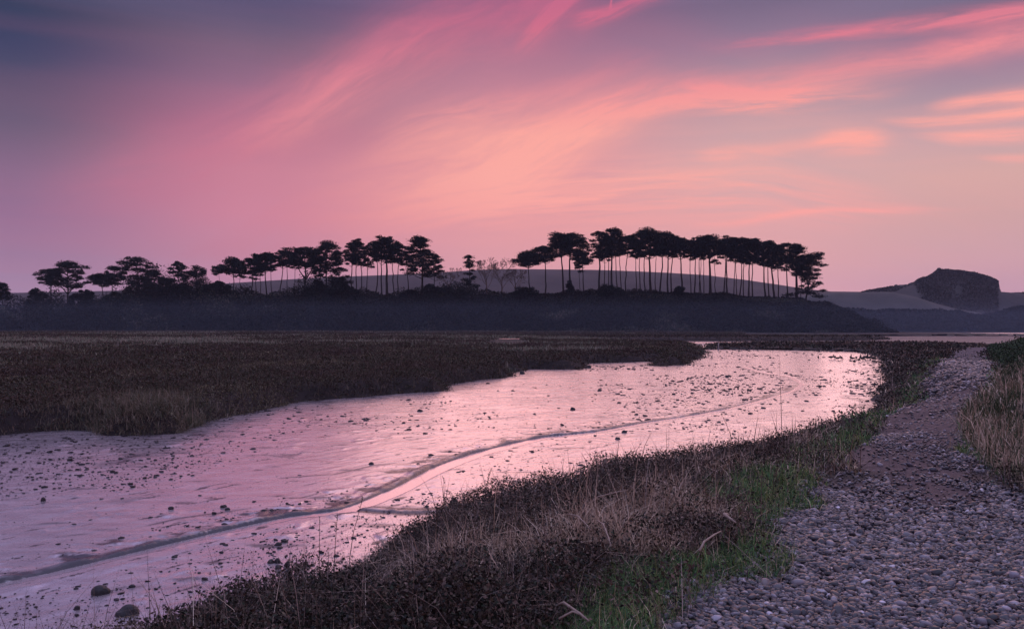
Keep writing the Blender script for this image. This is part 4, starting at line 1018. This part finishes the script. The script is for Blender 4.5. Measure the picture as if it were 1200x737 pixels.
# ---------------------------------------------------------------- sky
def build_world():
    w = bpy.data.worlds.new('World'); sc.world = w; w.use_nodes = True; nt = w.node_tree; nt.nodes.clear(); L = nt.links.new
    out = nt.nodes.new('ShaderNodeOutputWorld'); bg = nt.nodes.new('ShaderNodeBackground')
    tc = nt.nodes.new('ShaderNodeTexCoord'); sep = nt.nodes.new('ShaderNodeSeparateXYZ'); L(tc.outputs['Generated'], sep.inputs[0])
    def mth(op, a, b=None, c=None, clamp=False):
        n = nt.nodes.new('ShaderNodeMath'); n.operation = op; n.use_clamp = clamp
        for i, q in enumerate((a, b, c)):
            if q is None: continue
            if isinstance(q, (int, float)): n.inputs[i].default_value = q
            else: L(q, n.inputs[i])
        return n.outputs[0]
    X, Y, Z = sep.outputs
    az = mth('ARCTAN2', X, Y); el = mth('ARCSINE', Z)
    def ae(px_, py_):
        a = math.atan((px_-CX)/F); return a, math.atan((HY-py_)/F*math.cos(a))
    # base sky: five columns of colour against elevation, blended by azimuth
    cols = {0: [(383, (182, 148, 178)), (340, (172, 138, 170)), (300, (162, 124, 157)), (250, (150, 112, 147)), (200, (140, 106, 137)), (150, (114, 94, 121)), (100, (86, 80, 108)), (50, (64, 66, 100)), (0, (48, 60, 90))],
            300: [(383, (195, 150, 182)), (340, (192, 145, 175)), (300, (198, 140, 165)), (250, (208, 135, 158)), (200, (202, 130, 152)), (150, (178, 112, 140)), (100, (150, 106, 134)), (50, (118, 95, 121)), (0, (84, 80, 114))],
            600: [(383, (222, 162, 182)), (340, (222, 160, 175)), (300, (225, 158, 168)), (250, (228, 155, 162)), (200, (224, 150, 160)), (150, (210, 145, 156)), (100, (186, 128, 149)), (50, (162, 112, 140)), (0, (126, 94, 128))],
            900: [(383, (214, 164, 186)), (340, (219, 164, 180)), (300, (220, 164, 172)), (250, (222, 166, 170)), (200, (214, 170, 172)), (150, (202, 162, 168)), (100, (176, 146, 160)), (50, (148, 122, 148)), (0, (118, 103, 132))],
            1200: [(383, (200, 160, 186)), (340, (206, 160, 180)), (300, (210, 164, 174)), (250, (210, 165, 166)), (200, (214, 170, 166)), (150, (196, 163, 170)), (100, (168, 143, 160)), (50, (148, 118, 148)), (0, (112, 103, 130))]}
    e01 = mth('DIVIDE', el, math.pi/2, clamp=True)
    outs = []
    for p in sorted(cols):
        r = nt.nodes.new('ShaderNodeValToRGB'); cr = r.color_ramp; cr.interpolation = 'LINEAR'
        st = [(ae(p, q)[1]/(math.pi/2), lin(c)) for q, c in cols[p]]
        k = TOPB
        st += [(.36, tuple(k*v for v in lin((138, 125, 168)))), (.55, tuple(k*v for v in lin((160, 160, 205)))), (1.0, tuple(k*v for v in lin((165, 175, 215))))]
        while len(cr.elements) > 1: cr.elements.remove(cr.elements[-1])
        cr.elements[0].position = 0; cr.elements[0].color = (*st[0][1], 1)
        for pos, c in st[1:]:
            e_ = cr.elements.new(pos); e_.color = (*c, 1)
        L(e01, r.inputs['Fac']); outs.append((math.sin(ae(p, 383)[0]), r.outputs['Color']))
    saz = mth('SINE', az)
    cur = outs[0][1]
    for (s0, c0), (s1, c1) in zip(outs[:-1], outs[1:]):
        mr = nt.nodes.new('ShaderNodeMapRange'); mr.interpolation_type = 'SMOOTHSTEP'; L(saz, mr.inputs['Value']); mr.inputs['From Min'].default_value = s0; mr.inputs['From Max'].default_value = s1
        mx = nt.nodes.new('ShaderNodeMix'); mx.data_type = 'RGBA'; L(mr.outputs['Result'], mx.inputs['Factor']); L(cur, mx.inputs['A']); L(c1, mx.inputs['B']); cur = mx.outputs['Result']
    # cloud bands: centre line, half width and strength against azimuth
    a01 = mth('MULTIPLY_ADD', az, 1/1.6, .5, clamp=True)                  # az -0.8..0.8
    cv = nt.nodes.new('ShaderNodeCombineXYZ'); L(mth('MULTIPLY', az, 4.0), cv.inputs[0]); L(mth('MULTIPLY', el, 9.0), cv.inputs[1])
    nw = nt.nodes.new('ShaderNodeTexNoise'); nw.inputs['Scale'].default_value = 1.0; nw.inputs['Detail'].default_value = 3.0; L(cv.outputs[0], nw.inputs['Vector'])
    warp = mth('MULTIPLY_ADD', nw.outputs['Fac'], .05, -.025)
    ew = mth('ADD', el, warp)
    front = mth('GREATER_THAN', Y, 0.0)
    total = None
    bands = [  # points (px, py, half width px, strength), streak frequency along, across, contrast
     ([(20, 235, 26, 0), (150, 208, 28, .4), (250, 186, 36, .6), (320, 146, 36, .7), (400, 102, 30, .85), (450, 68, 32, .65), (530, 30, 42, .55), (640, -15, 46, .55), (760, -80, 50, 0)], 8, 34, .5),
     ([(120, 340, 40, 0), (330, 262, 46, .3), (450, 232, 40, .75), (550, 203, 36, 1), (640, 168, 38, 1.1), (700, 142, 34, 1.0), (740, 124, 22, .8), (800, 106, 16, .65), (900, 96, 14, .65), (1000, 80, 14, .75), (1100, 62, 13, .85), (1200, 45, 13, .9), (1350, 25, 14, .5)], 5, 28, .6),
     ([(800, 62, 6, 0), (900, 46, 8, .7), (1000, 35, 9, .8), (1100, 24, 9, .9), (1200, 13, 8, 1), (1350, -5, 8, .5)], 7, 60, .8),
     ([(680, 140, 8, 0), (800, 120, 11, .75), (880, 115, 15, 1), (960, 114, 13, .7), (1030, 112, 8, .2), (1080, 100, 8, 0)], 9, 70, .9),
     ([(1080, 128, 4, 0), (1110, 124, 7, .9), (1160, 117, 8, 1), (1210, 112, 8, 1), (1330, 100, 8, .3)], 6, 60, .6),
     ([(1020, 140, 3, 0), (1070, 143, 6, .9), (1140, 140, 6, .9), (1210, 130, 6, 1), (1330, 115, 8, .3)], 7, 80, .6),
     ([(1060, 157, 3, 0), (1120, 161, 7, .8), (1210, 156, 8, .9), (1330, 150, 8, .3)], 7, 80, .6),
     ([(800, 184, 5, 0), (850, 182, 9, .8), (900, 180, 8, .5), (940, 172, 10, .3), (975, 166, 14, .9), (1020, 164, 15, 1), (1045, 164, 12, .1), (1080, 165, 8, 0)], 8, 50, .7),
     ([(420, 262, 20, 0), (560, 240, 30, .6), (680, 230, 34, .75), (780, 225, 34, .65), (900, 222, 34, .55), (990, 238, 24, .5), (1060, 246, 9, .4), (1130, 250, 5, 0)], 5, 75, 1.0),
     ([(600, 62, 10, 0), (630, 32, 15, .8), (655, 8, 14, .9), (690, -25, 16, .6), (760, -60, 20, 0)], 9, 60, .7),
     ([(660, 28, 7, 0), (685, 24, 10, 1), (715, 16, 8, .9), (745, 4, 8, .9), (800, -12, 8, 0)], 9, 80, .8),
     ([(410, 190, 14, 0), (480, 155, 20, .5), (560, 135, 18, .5), (640, 105, 14, .2), (700, 80, 12, .3), (780, 70, 9, 0)], 7, 45, .8),
     ([(1140, 183, 3, 0), (1180, 184, 4, .7), (1230, 184, 4, .5), (1300, 184, 4, 0)], 7, 60, .5),
     ([(780, 267, 4, 0), (860, 263, 5, .6), (960, 246, 4, .7), (1060, 247, 3, .5), (1100, 248, 3, 0)], 5, 60, .5),
    ]
    for bi, (pts, fa, fc, con) in enumerate(bands):
        r = nt.nodes.new('ShaderNodeValToRGB'); cr = r.color_ramp; cr.interpolation = 'B_SPLINE'
        # densify for an accurate spline
        P = np.array([(ae(a, b)[0], ae(a, b)[1], c/F*(1.2 if fc < 50 else .95), d) for a, b, c, d in pts])
        aa = np.linspace(P[0, 0], P[-1, 0], min(24, 2*len(pts)+2)); D = [(a, np.interp(a, P[:, 0], P[:, 1]), np.interp(a, P[:, 0], P[:, 2]), np.interp(a, P[:, 0], P[:, 3])) for a in aa]
        while len(cr.elements) > 1: cr.elements.remove(cr.elements[-1])
        for j, (a, c_, w_, s_) in enumerate(D):
            pos = a/1.6+.5; e_ = cr.elements[0] if j == 0 else cr.elements.new(pos)
            e_.position = pos; e_.color = (c_+.2, w_, s_, 1)
        L(a01, r.inputs['Fac']); sp = nt.nodes.new('ShaderNodeSeparateColor'); L(r.outputs['Color'], sp.inputs[0])
        wid = mth('MAXIMUM', sp.outputs[1], .002)
        q = mth('SUBTRACT', ew, mth('SUBTRACT', sp.outputs[0], .2)) if fc < 50 else mth('SUBTRACT', mth('MULTIPLY_ADD', warp, .25, el), mth('SUBTRACT', sp.outputs[0], .2))
        qq = mth('DIVIDE', q, wid)
        gauss = mth('EXPONENT', mth('MULTIPLY', mth('MULTIPLY', qq, qq), -1.0))
        cv2 = nt.nodes.new('ShaderNodeCombineXYZ'); L(mth('MULTIPLY', az, float(fa)), cv2.inputs[0]); L(mth('MULTIPLY', q, float(fc)), cv2.inputs[1]); cv2.inputs[2].default_value = bi*3.7
        nn = nt.nodes.new('ShaderNodeTexNoise'); nn.inputs['Scale'].default_value = 1.0; nn.inputs['Detail'].default_value = 8.0; nn.inputs['Roughness'].default_value = .68; nn.inputs['Distortion'].default_value = .4; L(cv2.outputs[0], nn.inputs['Vector'])
        tex = mth('MULTIPLY_ADD', mth('MULTIPLY_ADD', nn.outputs['Fac'], 4.0, -1.5, clamp=True), con, 1-con)
        msk = mth('MULTIPLY', mth('MULTIPLY', gauss, tex), sp.outputs[2])
        total = msk if total is None else mth('ADD', total, msk)
    # faint general cirrus texture over the whole dome
    cv3 = nt.nodes.new('ShaderNodeCombineXYZ'); zz = mth('ADD', mth('MAXIMUM', Z, 0.0), .12)
    dx = mth('DIVIDE', X, zz); dy = mth('DIVIDE', Y, zz)
    L(mth('ADD', mth('MULTIPLY', dx, .35), mth('MULTIPLY', dy, .25)), cv3.inputs[0]); L(mth('SUBTRACT', mth('MULTIPLY', dy, 1.7), mth('MULTIPLY', dx, .9)), cv3.inputs[1])
    n3 = nt.nodes.new('ShaderNodeTexNoise'); n3.inputs['Scale'].default_value = .9; n3.inputs['Detail'].default_value = 5.0; n3.inputs['Distortion'].default_value = .6; L(cv3.outputs[0], n3.inputs['Vector'])
    cir = mth('MULTIPLY_ADD', n3.outputs['Fac'], 2.2, -1.0, clamp=True)
    total = mth('ADD', mth('MULTIPLY', mth('MULTIPLY', total, 1.3), front), mth('MULTIPLY', cir, .22))
    total = mth('MINIMUM', total, .97)
    # the short vapour trail at the top
    a0, e0 = ae(715, 12); a1, e1 = ae(716.5, 0)
    ca = mth('SUBTRACT', az, mth('MULTIPLY_ADD', mth('SUBTRACT', el, e0), (a1-a0)/(e1-e0), a0))
    tr = mth('EXPONENT', mth('MULTIPLY', mth('MULTIPLY', mth('DIVIDE', ca, .0012), mth('DIVIDE', ca, .0012)), -1.0))
    tr = mth('MULTIPLY', mth('MULTIPLY', tr, mth('GREATER_THAN', el, e0)), mth('MULTIPLY', mth('LESS_THAN', el, e0+.05), front))
    total = mth('MINIMUM', mth('ADD', total, mth('MULTIPLY', tr, .8)), 1.0)
    # cloud colour against elevation
    cc = nt.nodes.new('ShaderNodeValToRGB'); st = [(340, (238, 160, 168)), (270, (250, 165, 163)), (210, (255, 172, 163)), (160, (255, 170, 160)), (115, (246, 152, 154)), (75, (225, 128, 145)), (30, (208, 110, 138)), (0, (200, 105, 138))]
    cr = cc.color_ramp
    while len(cr.elements) > 1: cr.elements.remove(cr.elements[-1])
    for j, (q, c) in enumerate(st):
        pos = ae(600, q)[1]/(math.pi/2); e_ = cr.elements[0] if j == 0 else cr.elements.new(pos); e_.position = pos; e_.color = (*lin(c), 1)
    e_ = cr.elements.new(.6); e_.color = (*lin((215, 175, 195)), 1)
    L(e01, cc.inputs['Fac'])
    # left side clouds are a deeper rose
    mr = nt.nodes.new('ShaderNodeMapRange'); mr.interpolation_type = 'SMOOTHSTEP'; L(saz, mr.inputs['Value']); mr.inputs['From Min'].default_value = -.42; mr.inputs['From Max'].default_value = .0
    ml = nt.nodes.new('ShaderNodeMix'); ml.data_type = 'RGBA'; L(mr.outputs['Result'], ml.inputs['Factor']); ml.inputs['A'].default_value = (*lin((200, 116, 143)), 1); L(cc.outputs['Color'], ml.inputs['B'])
    mx = nt.nodes.new('ShaderNodeMix'); mx.data_type = 'RGBA'; L(total, mx.inputs['Factor']); L(cur, mx.inputs['A']); L(ml.outputs['Result'], mx.inputs['B'])
    # below the horizon: dim
    gr = nt.nodes.new('ShaderNodeMix'); gr.data_type = 'RGBA'; L(mth('GREATER_THAN', Z, -.02), gr.inputs['Factor']); gr.inputs['A'].default_value = (.05, .04, .05, 1); L(mx.outputs['Result'], gr.inputs['B'])
    # a physical twilight sky underneath
    sk = nt.nodes.new('ShaderNodeTexSky'); sk.sky_type = 'NISHITA'; sk.sun_disc = False; sk.sun_elevation = math.radians(1.0); sk.sun_rotation = math.radians(SUN_AZ)
    ad = nt.nodes.new('ShaderNodeMix'); ad.data_type = 'RGBA'; ad.blend_type = 'ADD'; ad.inputs['Factor'].default_value = .004; L(gr.outputs['Result'], ad.inputs['A']); L(sk.outputs['Color'], ad.inputs['B'])
    L(ad.outputs['Result'], bg.inputs['Color']); bg.inputs['Strength'].default_value = 1.0; L(bg.outputs[0], out.inputs[0])
    w.cycles.sampling_method = 'MANUAL'; w.cycles.sample_map_resolution = 512
TOPB = 1.55
SUN_AZ = 14
build_world()
sd = bpy.data.lights.new('sun', 'SUN'); sd.energy = .52; sd.angle = math.radians(52); sd.color = (1, .56, .5)
so = bpy.data.objects.new('sun', sd); C.objects.link(so)
a, e = math.radians(SUN_AZ), math.radians(21)
from mathutils import Vector
so.rotation_euler = Vector((math.sin(a)*math.cos(e), math.cos(a)*math.cos(e), math.sin(e))).to_track_quat('Z', 'Y').to_euler()

# ---------------------------------------------------------------- camera
cd = bpy.data.cameras.new('camera'); co = bpy.data.objects.new('camera', cd); C.objects.link(co)
cd.sensor_width = 36; cd.lens = 36*F/1200; cd.shift_y = (HY-368.5)/1200; cd.clip_start = .05; cd.clip_end = 6000
co.location = (0, 0, H); co.rotation_euler = (math.pi/2, 0, 0); sc.camera = co
sc.render.engine = 'CYCLES'
cy = sc.cycles; cy.max_bounces = 5; cy.diffuse_bounces = 2; cy.glossy_bounces = 2; cy.volume_bounces = 0; cy.transparent_max_bounces = 4
cy.use_denoising = True; cy.use_adaptive_sampling = True; cy.adaptive_threshold = .02
vs = sc.view_settings; vs.view_transform = 'Standard'; vs.look = 'None'; vs.gamma = 1; vs.exposure = 0; vs.use_curve_mapping = False
